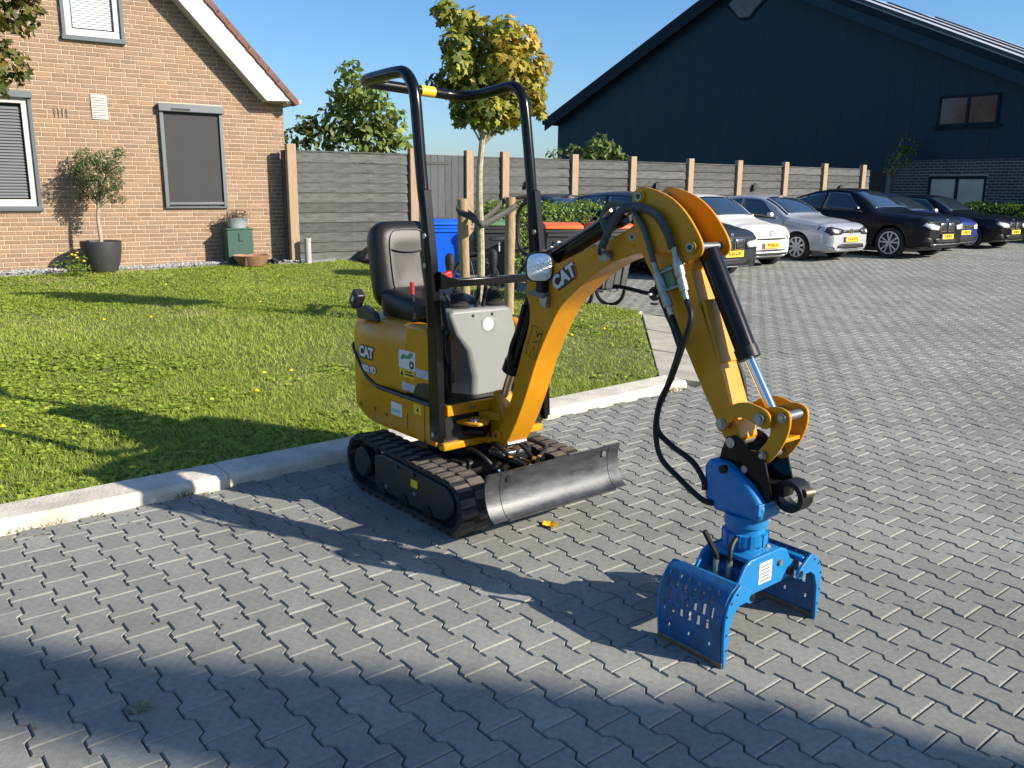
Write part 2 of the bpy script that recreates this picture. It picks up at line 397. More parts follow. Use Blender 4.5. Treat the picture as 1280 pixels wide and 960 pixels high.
keep &= ~((x - 16.5)*.656 - (y - 28.0)*-.755 > 6)
CW = CW[keep]; x, y = CW[:, 0], CW[:, 1]; n = len(CW)
zj = RNG.normal(0, .0009, n); ta = RNG.normal(0, .0032, n); tb = RNG.normal(0, .0032, n)
inframe = (np.abs(x) < .58*y) & (y > 2.25)
dm = np.stack([x - .257, y - 3.93], 1); mf, ml = dm @ A2, dm @ B2
under = (mf > -1.3) & (mf < .05) & (np.abs(ml) < .45)
order = np.argsort(np.where(inframe & ~under, y, 1e6)); near = set(order[:300].tolist())
F12 = [(i, (i+1) % 12, (i+1) % 12 + 12, i + 12) for i in range(12)] + [(i+12, (i+1) % 12 + 12, (i+1) % 12 + 24, i + 24) for i in range(12)]
pm = bpy.data.meshes.new('paver'); pm.from_pydata([tuple(p) for p in pv], [], [tuple(range(24, 36))[::-1]] + [f[::-1] for f in F12])
pm.materials.append(MATS['paver']); pm.update()
ang = math.atan2(A2[1], A2[0])
for i in sorted(near):
    o = bpy.data.objects.new('paver', pm); COL.objects.link(o); o.parent = yard
    o.location = (x[i], y[i], gz(y[i]) + zj[i]); o.rotation_euler = (ta[i], tb[i], ang)
rest = np.array([i for i in range(n) if i not in near])
V = np.einsum('vk,kj->vj', pv[:, :2], AB)
nr = len(rest)
VV = np.zeros((nr, 36, 3)); VV[:, :, 0] = x[rest][:, None] + V[None, :, 0]; VV[:, :, 1] = y[rest][:, None] + V[None, :, 1]
VV[:, :, 2] = gza(VV[:, :, 1]) + pv[None, :, 2] + zj[rest][:, None] + ta[rest][:, None]*pv[None, :, 0] + tb[rest][:, None]*pv[None, :, 1]
tone = np.repeat(RNG.random(nr), 36)
fq = []
f12 = np.array([f[::-1] for f in F12])
top = np.array([(24, 25, 34, 35), (25, 26, 33, 34), (26, 27, 32, 33), (27, 28, 31, 32), (28, 29, 30, 31)])[:, ::-1]
fa = np.concatenate([f12, top])
FF = (np.arange(nr)[:, None, None]*36 + fa[None]).reshape(-1, 4)
me = mesh_np('paver_field', VV.reshape(-1, 3), FF, tone=tone); me.materials.append(MATS['paver'])
o = link('paver_field', me, yard); tag(o, kind='stuff')

# --- concrete kerb between lawn and paving
kerb = thing('concrete_kerb', 'low pale concrete kerb between the weedy lawn and the grey paving', 'kerb')
prof = [(0, -.06), (0, .044), (.020, .068), (.24, .076), (.25, .066), (.25, -.06)]
def kerb_piece(s0, s1, dt=0, dz=0):
    m = MB(); rings = []
    for s in np.linspace(s0 + .004, s1 - .004, 9):
        j = .004*math.sin(s*7)
        rings.append([(*(KP(s, t + dt + (j if t < .1 else 0))), z + dz + gz(KP(s, t)[1])) for t, z in prof])
    m.loft(rings); m.build('kerb_stone', 'concrete', kerb, bevel=.008)
kerb_piece(-.73, 1.60); kerb_piece(1.60, 3.30, .0, -.006); kerb_piece(-3.05, -.73, -.02, .004); kerb_piece(-5.3, -3.05, -.01); kerb_piece(-7.6, -5.3); kerb_piece(-9.9, -7.6)

band = thing('concrete_strip', 'flat beige concrete strip edging the right end of the lawn', 'concrete strip')
P0, P1, P2_, P3 = [np.array(p) for p in BAND]
for i in range(3):
    u0, u1 = i/3 + .002, (i+1)/3 - .002
    q = [P0 + (P3-P0)*u0, P1 + (P2_-P1)*u0, P1 + (P2_-P1)*u1, P0 + (P3-P0)*u1]
    m = MB(); m.add([(*p, gz(p[1]) - .05) for p in q] + [(*p, gz(p[1]) + .045 + .004*i) for p in q], [(3,2,1,0),(4,5,6,7),(0,1,5,4),(1,2,6,5),(2,3,7,6),(3,0,4,7)])
    m.build('concrete_slab', 'concrete_pale', band, bevel=.008)
ek = thing('lawn_edging', 'thin grey edging stones at the back edge of the lawn by the cargo tricycle', 'edging')
p, q = np.array([1.66, 11.1]), np.array([-2.86, 16.55]); dd = (q - p)/np.linalg.norm(q - p); nn = np.array([dd[1], -dd[0]])
for i in range(7):
    c = p + dd*(i*1.0 + .5)
    MB().obox((*c, gz(c[1]) + .02), (*dd, .0), (*nn, 0), (0, 0, 1), .497, .04, .055).build('edging_stone', 'concrete_pale', ek, bevel=.006)

# --- lawn: terrain, grass blades, broad-leaved weeds
xs = np.arange(-16, 2.4, .35); ys = np.arange(-5, 18.2, .35)
gx, gy = np.meshgrid(xs, ys); gzv = lawn_z(gx, gy) - .012
vid = np.arange(gx.size).reshape(gx.shape)
cx = (gx[:-1, :-1] + gx[1:, 1:])/2; cy = (gy[:-1, :-1] + gy[1:, 1:])/2
# clip the sheet to the lawn outline
bm = bmesh.new()
bv = [bm.verts.new((p[0], p[1], 0)) for p in LAWN]; bm.faces.new(bv)
for k in range(-17, 4): bmesh.ops.bisect_plane(bm, geom=bm.verts[:]+bm.edges[:]+bm.faces[:], plane_co=(k, 0, 0), plane_no=(1, 0, 0))
for k in range(-6, 19): bmesh.ops.bisect_plane(bm, geom=bm.verts[:]+bm.edges[:]+bm.faces[:], plane_co=(0, k, 0), plane_no=(0, 1, 0))
for v in bm.verts: v.co.z = float(lawn_z(v.co.x, v.co.y)) - .012
bmesh.ops.recalc_face_normals(bm, faces=bm.faces)
me = bpy.data.meshes.new('lawn'); bm.to_mesh(me); bm.free(); me.shade_smooth(); me.materials.append(MATS['soil'])
lawn = link('lawn', me); tag(lawn, kind='structure')

def scatter(n, ylo, yhi):
    out = []
    while sum(len(o) for o in out) < n:
        yy = RNG.uniform(ylo, yhi, n*3); xx = RNG.uniform(-.66*yhi - 1.0, 2, n*3)
        ok = inpoly(xx, yy, LAWN) & (xx > -.64*yy - 1.0)
        out.append(np.stack([xx[ok], yy[ok]], 1))
    return np.concatenate(out)[:n]
def noise2(x, y, s, seed):
    r = np.random.default_rng(seed); v = 0
    for k in range(5):
        a, b, c = r.uniform(-1, 1, 3); v = v + np.sin((a*x + b*y)*s*(1 + k*.6) + c*9)
    return v/5
def blades(P, hmin, hmax, wid, colf):
    n = len(P); x, y = P[:, 0], P[:, 1]; z = lawn_z(x, y) - .012
    th = RNG.uniform(0, 2*math.pi, n); h = RNG.uniform(hmin, hmax, n)*(1 + .5*np.clip(noise2(x, y, 1.3, 3), -.6, 1)); lean = RNG.uniform(.3, 1.9, n)*h; w = wid*RNG.uniform(.6, 1.3, n)
    dx, dy = np.cos(th), np.sin(th); ph = th + RNG.uniform(-1, 1, n); lx, ly = np.cos(ph), np.sin(ph)
    V = np.zeros((n, 5, 3))
    V[:, 0] = np.stack([x - dy*w, y + dx*w, z], 1); V[:, 1] = np.stack([x + dy*w, y - dx*w, z], 1)
    V[:, 2] = np.stack([x + lx*lean*.35 + dy*w*.8, y + ly*lean*.35 - dx*w*.8, z + h*.6], 1)
    V[:, 3] = np.stack([x + lx*lean*.35 - dy*w*.8, y + ly*lean*.35 + dx*w*.8, z + h*.6], 1)
    V[:, 4] = np.stack([x + lx*lean, y + ly*lean, z + h], 1)
    b = np.arange(n)[:, None]*5
    F = np.concatenate([b + np.array([[0, 1, 2]]), b + np.array([[0, 2, 3]]), b + np.array([[3, 2, 4]])])
    C = colf(x, y); C = np.repeat(C[:, None, :], 5, 1)
    return V.reshape(-1, 3), F, C.reshape(-1, 3)
def grass_col(x, y):
    n = len(x); base = np.array([.36, .42, .065]); dry = np.array([.50, .47, .19]); deep = np.array([.25, .34, .05])
    a = np.clip(.5 + .9*noise2(x, y, .9, 5) + RNG.normal(0, .22, n), 0, 1)[:, None]; d = np.clip(noise2(x, y, 1.7, 9)*1.4 - .25 + RNG.normal(0, .25, n), 0, .85)[:, None]
    c = deep*(1-a) + base*a; c = c*(1-d) + dry*d
    return c*RNG.uniform(.75, 1.3, n)[:, None]
parts = [blades(scatter(80000, 3.2, 7.2), .016, .055, .0024, grass_col), blades(scatter(75000, 7.0, 11.2), .016, .050, .0034, grass_col), blades(scatter(65000, 11, 17.4), .018, .05, .0050, grass_col)]
def join(parts):
    Vs, Fs, Cs, o = [], [], [], 0
    for V, F, C in parts: Vs.append(V); Fs.append(F + o); Cs.append(C); o += len(V)
    return np.concatenate(Vs), np.concatenate(Fs), np.concatenate(Cs)
V, F, C = join(parts)
me = mesh_np('grass', V, F, C); me.materials.append(MATS['grass'])
tag(link('grass', me), 'short uneven green grass covering the lawn', 'grass', kind='stuff')

def leafset(P, Z, size, colf, lift=(.1, .7), n_per=6, wr=.42):
    # rosettes of oval leaves, each leaf 4 quads folded along the rib
    n = len(P); Vs = []; k = n*n_per
    x = np.repeat(P[:, 0], n_per); y = np.repeat(P[:, 1], n_per); z = np.repeat(Z, n_per)
    th = RNG.uniform(0, 2*math.pi, k); L = size*RNG.uniform(.55, 1.35, k); el = RNG.uniform(lift[0], lift[1], k)
    d = np.stack([np.cos(th)*np.cos(el), np.sin(th)*np.cos(el), np.sin(el)], 1); sd = np.stack([-np.sin(th), np.cos(th), np.zeros(k)], 1)
    sd = sd + RNG.normal(0, .25, (k, 3)); up = np.cross(d, sd)
    b = np.stack([x, y, z], 1); b[:, :2] += RNG.normal(0, size*.25, (k, 2))
    V = np.zeros((k, 7, 3)); Lc = L[:, None]
    V[:, 0] = b; V[:, 1] = b + d*Lc*.45 + sd*Lc*wr + up*Lc*.06; V[:, 2] = b + d*Lc*.42 - up*Lc*.04; V[:, 3] = b + d*Lc*.45 - sd*Lc*wr + up*Lc*.06
    dr = d.copy(); dr[:, 2] -= .45
    V[:, 4] = b + d*Lc*.45 + dr*Lc*.35 + sd*Lc*wr*.7; V[:, 5] = b + d*Lc*.45 + dr*Lc*.35 - sd*Lc*wr*.7; V[:, 6] = b + d*Lc*.45 + dr*Lc*.62
    o = np.arange(k)[:, None]*7
    F = np.concatenate([o + np.array([f]) for f in ((0,2,1),(0,3,2),(1,2,4),(2,6,4),(2,5,6),(2,3,5))])
    C = np.repeat(colf(x, y)[:, None, :], 7, 1).reshape(-1, 3)
    return V.reshape(-1, 3), F, C
def weed_col(x, y):
    n = len(x); a = RNG.random(n)[:, None]
    return (np.array([.22, .33, .04])*(1-a) + np.array([.40, .50, .065])*a)*RNG.uniform(.7, 1.25, n)[:, None]
def weed_pts(n, ylo, yhi, thr, seed):
    P = scatter(n*4, ylo, yhi); v = noise2(P[:, 0], P[:, 1], 1.5, seed) + np.clip((-1.2 - P[:, 0])*.10, -.25, .3) + np.clip((7.4 - P[:, 1])*.10, -.2, .3)
    P = P[v + RNG.normal(0, .15, len(P)) > thr]; return P[:n]
Pw = weed_pts(2600, 3.2, 7.6, .05, 21); Pm = weed_pts(2400, 7.3, 11.5, .0, 22); Pf = weed_pts(1900, 11, 17.2, -.1, 23)
V, F, C = join([leafset(Pw, lawn_z(Pw[:, 0], Pw[:, 1]) + .004, .040, weed_col, n_per=6), leafset(Pm, lawn_z(Pm[:, 0], Pm[:, 1]) + .003, .038, weed_col, n_per=5), leafset(Pf, lawn_z(Pf[:, 0], Pf[:, 1]) + .003, .040, weed_col, n_per=5)])
me = mesh_np('lawn_weeds', V, F, C); me.materials.append(MATS['leaf'])
tag(link('lawn_weeds', me), 'broad-leaved weeds growing in patches through the lawn', 'weeds', kind='stuff')
# tufts along the kerb foot
tp = np.array([KP(s, -.03 + .02*random.random()) for s in [-1.85 + .01*i*random.random() for i in range(60)] + [-.95 - .09*random.random() for i in range(60)] + [3.0 + .25*random.random() for i in range(60)]])
n = len(tp); th = RNG.uniform(0, 6.28, n); h = RNG.uniform(.02, .055, n)
V = np.zeros((n, 3, 3)); z = gza(tp[:, 1]); V[:, 0] = np.stack([tp[:, 0]-.003, tp[:, 1], z], 1); V[:, 1] = np.stack([tp[:, 0]+.003, tp[:, 1], z], 1)
V[:, 2] = np.stack([tp[:, 0] + np.cos(th)*h*.8, tp[:, 1] + np.sin(th)*h*.8, z + h], 1)
me = mesh_np('kerb_weeds', V.reshape(-1, 3), np.arange(n*3).reshape(-1, 3), np.repeat(np.array([[.30, .26, .09]])*RNG.uniform(.6, 1.2, (n, 1)), 3, 0)); me.materials.append(MATS['grass'])
tag(link('kerb_weeds', me), 'dry weed tufts growing at the foot of the kerb', 'weeds', kind='stuff')
# dandelions in flower
fm = MB()
for k in range(3):
    r = .016 - .004*k; fm.lathe([(r*.3, -.004 + .003*k), (r, .002 + .003*k), (r*.7, .006 + .003*k), (0, .007 + .003*k)], n=10)
fme = fm.mesh('dandelion', smooth=False); fme.materials.append(MATS['dandelion_yellow'])
sm = MB().tube([(0, 0, -.06), (.004, .002, -.03), (0, 0, 0)], .002, n=5).mesh('stalk'); sm.materials.append(MATS['leaf_green'])
for (px, py) in ((-3.25, 5.30), (-2.05, 6.95), (-1.85, 7.05), (-1.30, 7.55), (-1.95, 6.40), (-4.85, 7.85), (-4.6, 9.6), (-4.15, 9.8), (-5.6, 9.1), (.62, 8.9), (1.0, 9.3), (-3.3, 11.2), (-5.2, 12.9), (-.15, 8.0)):
    e = thing('dandelion', 'small yellow dandelion in flower standing in the grass', 'flower', (px, py, float(lawn_z(px, py)) + .055), 0, 'dandelions in the lawn')
    e.scale = (1.3,)*3; link('flower_head', fme, e); link('stalk', sm, e)
# fallen leaves
def fallen(name, label, x, y, r, m, seed, rz):
    rr = random.Random(seed); k = 22; mb = MB(); ring = []
    for i in range(k):
        t = 2*math.pi*i/k; q = r*(.62 + .38*abs(math.cos(2.5*t)))*rr.uniform(.9, 1.08); ring.append((q*math.cos(t), q*.8*math.sin(t), .006 + rr.uniform(0, .012)))
    mb.add([(0, 0, .004)] + ring, [(0, i+1, (i+1) % k + 1) for i in range(k)])
    e = thing(name, label, 'leaf', (x, y, gz(y) + .002), rz); mb.build('leaf_blade', m, e, solid=.001, fix=False)
    MB().tube([(-r*.5, 0, .006), (-r*1.0, .01, .009), (-r*1.5, .03, .006)], .0016, n=5).build('leaf_stalk', m, e)
fallen('fallen_leaf', 'bright yellow fallen leaf on the paving below the dozer blade', .196, 4.09, .048, 'leaf_yellow', 3, 2.2)
fallen('fallen_leaf', 'pale green fallen leaf on the shaded paving at lower left', -1.20, 2.49, .042, 'leaf_green', 5, 3.4)

# dry leaf crumbs and grit blown along the kerb and over the paving
n = 420; rl = np.random.default_rng(8)
sk = rl.uniform(-4.5, 3.2, n); tk_ = -np.abs(rl.normal(0, .16, n)) - .01; far = rl.random(n) < .3
P = np.stack([KP(a, b) for a, b in zip(sk, tk_)]); P[far] = np.stack([rl.uniform(-2.5, 3.5, far.sum()), rl.uniform(2.3, 6.5, far.sum())], 1)
ok = ~inpoly(P[:, 0], P[:, 1], LAWN) & (kdist(P[:, 0], P[:, 1]) < -.005); P = P[ok]; n = len(P)
th = rl.uniform(0, 6.28, n); sz = rl.uniform(.004, .014, n); V = np.zeros((n, 4, 3))
for i, (a, b) in enumerate(((1, 0), (0, .45), (-1, 0), (0, -.45))):
    V[:, i, 0] = P[:, 0] + (np.cos(th)*a - np.sin(th)*b)*sz; V[:, i, 1] = P[:, 1] + (np.sin(th)*a + np.cos(th)*b)*sz; V[:, i, 2] = gza(P[:, 1]) + .003 + (.004 if i == 1 else 0)*rl.random(n)
cc = np.array([.22, .15, .07])*rl.uniform(.4, 1.4, (n, 1))
me = mesh_np('leaf_crumbs', V.reshape(-1, 3), np.arange(n*4).reshape(-1, 4), np.repeat(cc, 4, 0)); me.materials.append(MATS['leaf'])
tag(link('leaf_crumbs', me), 'scattered dry leaf crumbs along the kerb and on the paving', 'leaf litter', kind='stuff')
# ------------------------------------------------------------------ brick house on the left
HC = np.array([-4.338, 16.87]); HD = np.array([-.839, -.545]); HN = np.array([.545, -.839]); HZ = .20
house = thing('brick_house', 'red-brown brick gable house with white barge board and grey window frames', 'house', (HC[0], HC[1], .124), math.atan2(HD[1], HD[0])); house.scale = (.925,)*3
# house frame: x along the wall to the left, y = away from the viewer side (wall normal is +y here after rotation) -> outward = +y
# rotating (1,0) to HD sends (0,1) to (.545,-.839) = HN, so +y points out of the wall towards the yard
PITCH = 47.0; RIDGE_S = 4.35; EAVE_Z = 3.30
def verge_z(s): return EAVE_Z + .10 + (min(s, 2*RIDGE_S - s))*math.tan(R(PITCH))
openings = [(1.24, 2.39, 1.30, 3.20), (4.51, 6.6, 1.26, 3.22), (2.89, 3.91, 4.22, 5.7)]
S1 = 8.7
wall = MB(); wp = [(0, HZ - .4), (0, EAVE_Z + .05), (RIDGE_S, verge_z(RIDGE_S)), (S1, EAVE_Z + .05), (S1, HZ - .4)]
wall.prism([(s, z) for s, z in wp], -.25, -.010, 'xz'); wall_o = wall.build('wall', 'mortar', house)
cut = MB()
for (s0, s1, z0, z1) in openings: cut.box(s0 + .02, s1 - .02, -.14, .2, z0 + .02, z1 - .02)
co = bpy.data.objects.new('cut', cut.mesh('cut')); COL.objects.link(co); co.parent = house
md = wall_o.modifiers.new('b', 'BOOLEAN'); md.object = co; md.operation = 'DIFFERENCE'; md.solver = 'EXACT'
bpy.context.view_layer.update(); nm = bpy.data.meshes.new_from_object(wall_o.evaluated_get(bpy.context.evaluated_depsgraph_get()))
wall_o.modifiers.clear(); wall_o.data = nm; nm.materials.clear(); nm.materials.append(MATS['mortar']); bpy.data.objects.remove(co)
BH, BL, BW = .0785, .255, .0145
bricks = []
r = random.Random(4); row = 0; z = HZ - .02
while z < verge_z(RIDGE_S):
    s = -.13*(row % 2) - (.0 if row % 4 < 2 else .06); k = 0
    while s < S1:
        Lb = BL if (r.random() > .16) else BL*.5
        a, b = max(s, 0), min(s + Lb - BW, S1); zt = z + BH - BW
        lim = min(verge_z(min(a, b)) , verge_z(max(a, b)))
        if b - a > .04 and (zt < lim - .02):
            segs = [(a, b)]
            for (s0, s1, z0, z1) in openings:
                if zt > z0 and z < z1:
                    ns = []
                    for (p, q) in segs:
                        if q <= s0 or p >= s1: ns.append((p, q))
                        else:
                            if s0 - p > .03: ns.append((p, s0))
                            if q - s1 > .03: ns.append((s1, q))
                    segs = ns
            bricks += [(p, q, z) for p, q in segs]
        s += Lb
    z += BH; row += 1
def brick_mesh(L):
    h = BH - BW; d = .010; c = .003
    m = MB(); o = [(0, -.012, 0), (L, -.012, 0), (L, -.012, h), (0, -.012, h)]; e = [(0, d-.004, 0), (L, d-.004, 0), (L, d-.004, h), (0, d-.004, h)]
    t = [(c, d-.001, c), (L-c, d-.001, c), (L-c, d-.001, h-c), (c, d-.001, h-c)]
    m.add(o + e + t, [(0,1,5,4),(1,2,6,5),(2,3,7,6),(3,0,4,7),(4,5,9,8),(5,6,10,9),(6,7,11,10),(7,4,8,11),(8,9,10,11)]); return m
full_len = round(BL - BW, 4); bm_full = brick_mesh(full_len).mesh('brick'); bm_full.materials.append(MATS['brick'])
vis = [i for i, (p, q, z) in enumerate(bricks) if abs((q-p) - full_len) < 1e-3 and p < 5.0 and z < 4.9]
vis.sort(key=lambda i: -bricks[i][0]*1.0 + abs(bricks[i][2]-1.8)*.3)
vis = set(vis[:300])
for i in sorted(vis):
    p, q, z = bricks[i]; o = link('brick', bm_full, wall_o); o.location = (p, -.010 + r.uniform(-.0015, .002), z)
rest = MB(); tones = []
for i, (p, q, z) in enumerate(bricks):
    if i in vis: continue
    b = brick_mesh(q - p); dy = -.010 + r.uniform(-.0015, .002); rest.add([(x_+p, y_+dy, z_+z) for x_, y_, z_ in b.v], b.f); tones += [r.random()]*12
me = rest.mesh('bricks_rest', fix=False); at = me.attributes.new('tone', 'FLOAT', 'POINT'); at.data.foreach_set('value', tones)
me.materials.append(MATS['brick']); tag(link('brick_courses', me, wall_o), kind='stuff')
# rolled-down screen over the right window
m = MB(); m.box(1.27, 2.36, -.10, -.03, 1.32, 3.1); m.build('window', 'glass', house)
win = MB().box(1.30, 2.34, -.02, .03, 1.36, 3.06).build('roller_screen', 'screen_cloth', house, label='dark grey sun screen rolled down over the window')
MB().box(1.215, 2.42, -.01, .125, 3.06, 3.205).build('screen_box', 'alu_grey', win, bevel=.012)
MB().box(1.85, 2.2, .125, .132, 3.085, 3.12).build('cassette_slot', 'black_plastic', win)
for s0 in (1.235, 2.335): MB().box(s0, s0+.07, -.01, .07, 1.30, 3.062).build('guide_rail', 'alu_grey', win, bevel=.006)
MB().box(1.306, 2.334, .03, .062, 1.335, 1.385).build('bottom_bar', 'alu_grey', win, bevel=.006)
MB().box(1.23, 2.41, -.01, .06, 1.268, 1.30).build('sill', 'frame_grey', win, bevel=.004)
def window(s0, s1, z0, z1, blindm, slats, casing=True):
    w = MB().box(s0+.16, s1-.16, -.10, -.07, z0+.17, z1-.15).build('window', 'glass', house)
    fr = MB()
    for a, b, c, d in ((s0+.06, s1-.06, z0+.05, z0+.17), (s0+.06, s1-.06, z1-.15, z1-.04), (s0+.06, s0+.165, z0+.17, z1-.15), (s1-.165, s1-.06, z0+.17, z1-.15)):
        fr.box(a, b, -.10, .015, c, d)
    fr.build('frame', 'white_paint', w, bevel=.008)
    cs = MB()
    for c0 in (s0, s1 - .06): MB().box(c0, c0 + .06, -.02, .055, z0+.02, z1).build('casing', 'frame_grey', w, bevel=.005)
    MB().box(s0-.015, s1+.015, -.02, .075, z0-.03, z0+.05).build('sill', 'frame_grey', w, bevel=.008)
    MB().box(s0-.02, s1+.03, -.02, .10, z1-.06, z1+.06).build('head_casing', 'alu_grey', w, bevel=.008)
    MB().box(s0+.20, s1-.20, -.094, -.066, z0+.17, z0+.185).build('glazing_bead', 'frame_grey', w)
    n = slats
    sl = MB().obox((0,0,0), (1,0,0), (0,1,-1.6), (0,1.6,1), (s1-s0)/2-.19, .026, .0008).mesh('slat'); sl.materials.append(MATS[blindm])
    for k in range(n):
        o = link('blind_slat', sl, w); o.location = ((s0+s1)/2, -.045, z0 + .22 + (z1-z0-.40)*k/n)
    return w
window(4.51, 6.6, 1.26, 3.22, 'dark_blind', 30)
window(2.89, 3.91, 4.22, 5.7, 'blind', 26)
# vents in the brickwork
v = MB().box(3.285, 3.55, -.005, .018, 2.86, 3.29).build('vent_grille', 'white_paint', house, bevel=.004)
for k in range(9): MB().obox((3.4175, .024, 2.90 + k*.043), (1,0,0), (0,1,-.6), (0,.6,1), .11, .012, .003).build('louvre', 'white_paint', v)
for k in range(4): MB().box(3.955 + k*.065, 3.975 + k*.065, -.006, .006, 2.86, 3.01).build('weep_slot', 'bark_dark', house)
# roof: two slopes of tiles, barge board, soffit, gutter
ov = .36; tp = math.tan(R(PITCH)); cp, sp = math.cos(R(PITCH)), math.sin(R(PITCH))
rf = MB()
e0 = -.19
rf.prism([(e0, EAVE_Z + .105), (RIDGE_S, EAVE_Z + .29 + RIDGE_S*tp), (2*RIDGE_S - e0, EAVE_Z + .105), (2*RIDGE_S - e0, EAVE_Z + .06), (2*RIDGE_S + .06, EAVE_Z + .06), (RIDGE_S, EAVE_Z + .125 + RIDGE_S*tp), (-.06, EAVE_Z + .06), (e0, EAVE_Z + .06)], -9, ov - .02, 'xz')
roof = rf.build('roof', 'roof_tile', house)
# verge tiles, stepped, each with its own edge (right slope in view)
tmesh = MB(); tmesh.box(-.02, .30, -.22, .035, -.055, .05); tm = tmesh.mesh('verge_tile', True); tm.materials.append(MATS['roof_tile'])
k = 0; s = e0 + .02
while s < RIDGE_S - .1:
    o = link('verge_tile', tm, roof, bevel=.012); o.location = (s, ov + .0, EAVE_Z + .205 + s*tp); o.rotation_euler = (0, -R(PITCH) + .05, 0); s += .265*cp; k += 1
for sgn in (1, -1):
    f = (lambda s: s) if sgn > 0 else (lambda s: 2*RIDGE_S - s)
    p = [(-.07, EAVE_Z + .055), (.44, EAVE_Z + .04), (RIDGE_S, EAVE_Z - .40 + RIDGE_S*tp), (RIDGE_S, EAVE_Z + .12 + RIDGE_S*tp)]
    MB().prism([(f(a), b) for a, b in p], ov - .03, ov + .002, 'xz').build('barge_board', 'white_paint', house, bevel=.004)
    MB().prism([(f(a), b) for a, b in ((-.05, EAVE_Z + .045), (.43, EAVE_Z + .03), (RIDGE_S, EAVE_Z - .395 + RIDGE_S*tp), (RIDGE_S, EAVE_Z - .30 + RIDGE_S*tp), (-.05, EAVE_Z + .10))], .002, ov - .03, 'xz').build('soffit', 'white_paint', house)
MB().tube([(-.26, ov - .08, EAVE_Z + .06), (-.26, -8, EAVE_Z + .06)], .042, n=12).build('gutter', 'pipe_grey', house, smooth=True)
MB().box(-.20, .02, -8.0, ov - .04, EAVE_Z + .02, EAVE_Z + .055).build('eave_soffit', 'white_paint', house)
sw = MB(); sw.box(.0, .24, -8.0, -.26, HZ - .4, EAVE_Z + .05); sw.build('side_wall', 'brick', house)
# gravel strip along the wall
g = MB(); gp = []
for s in np.linspace(-.8, 9.5, 24):
    gp.append([HC + HD*s + HN*t for t in (-.05, .15, .34 + .05*math.sin(s*3), .44 + .05*math.sin(s*5))])
g.grid([[(*p, lz) for p, lz in zip(row, [float(lawn_z(*row[0])) + .03, float(lawn_z(*row[1])) + .035, float(lawn_z(*row[2])) + .03, float(lawn_z(*row[3])) - .03])] for row in gp])
go = g.build('gravel_strip', 'gravel', smooth=True); tag(go, kind='structure')
st = []
r2 = np.random.default_rng(3); n = 2600
ss_ = r2.uniform(-.3, 7.0, n); tt = r2.uniform(.02, .46, n); pc = HC[None] + HD[None]*ss_[:, None] + HN[None]*tt[:, None]; rad = r2.uniform(.009, .022, n)
base = np.array([(1,0,0),(-1,0,0),(0,1,0),(0,-1,0),(0,0,1)], float); zz = lawn_z(pc[:, 0], pc[:, 1]) + .03
V = base[None]*rad[:, None, None]*r2.uniform(.6, 1.3, (n, 5, 1)) + np.concatenate([pc, zz[:, None]], 1)[:, None, :]
Fs = (np.arange(n)[:, None, None]*5 + np.array([(0,2,4),(2,1,4),(1,3,4),(3,0,4)])[None]).reshape(-1, 3)
me = mesh_np('gravel_stones', V.reshape(-1, 3), Fs, np.repeat(r2.uniform(.12, .5, (n, 1))*np.array([[1, 1, .98]]), 5, 0)); 
mat('stone_bits', (.3,.3,.3), .9, attr='Col'); me.materials.append(MATS['stone_bits']); tag(link('gravel_stones', me), 'grey gravel lying along the foot of the house wall', 'gravel', kind='stuff')

# ------------------------------------------------------------------ fence and gate
posts = [(-4.18,16.616), (-2.059,17.994), (-.965,18.705), (-.214,19.192), (1.355,20.212), (2.808,21.155), (4.382,22.178), (5.841,23.126), (7.35,24.106), (8.729,25.002), (10.187,25.949)]
frz = math.atan2(.545, .839); FTOP = 2.34
def pl(s, t, z): p = FP0 + FD*s + FN*t; return (p[0], p[1], z)
ps = [float((np.array(p) - FP0) @ FD) for p in posts]
def lz(s):
    p = FP0 + FD*s; return float(gz(p[1])) + (.06 if s < 3 else .0)
def add_post(par, s, top=2.47, w=.086, t0=-.085):
    o = MB().box(s - w, s + w, t0, t0 + .13, lz(s) - .2, top).build('post', 'fence_post', par, bevel=.008)
    return o
bh = .188; bmesh_cache = {}
def board_mesh(L, key):
    if key in bmesh_cache: return bmesh_cache[key]
    m = MB(); m.prism([(-.024, .0), (-.028, .010), (-.024, .022), (-.006, bh - .004), (.012, bh - .004), (.012, 0)], 0, L, 'yz')
    me = m.mesh('board', True); me.materials.append(MATS['fence_board']); bmesh_cache[key] = me; return me
def panel(par, s0, s1, idx):
    L = s1 - s0; me = board_mesh(L, (par.name, round(L, 3))); rr = random.Random(idx)
    k = 0; z = FTOP - bh
    while z > lz(s0) - .12:
        o = link('board', me, par, bevel=.002); o.location = (s0, .0 + rr.uniform(-.003, .003), z); o.rotation_euler = (0, 0, 0); z -= bh; k += 1
fence_l = thing('fence', 'weathered grey board fence with pale posts between the house and the gate', 'fence', (FP0[0], FP0[1], 0), frz)
fence_r = thing('fence', 'long weathered grey board fence with pale posts running behind the parked cars', 'fence', (FP0[0], FP0[1], 0), frz)
for s in ps[:2]: add_post(fence_l, s)
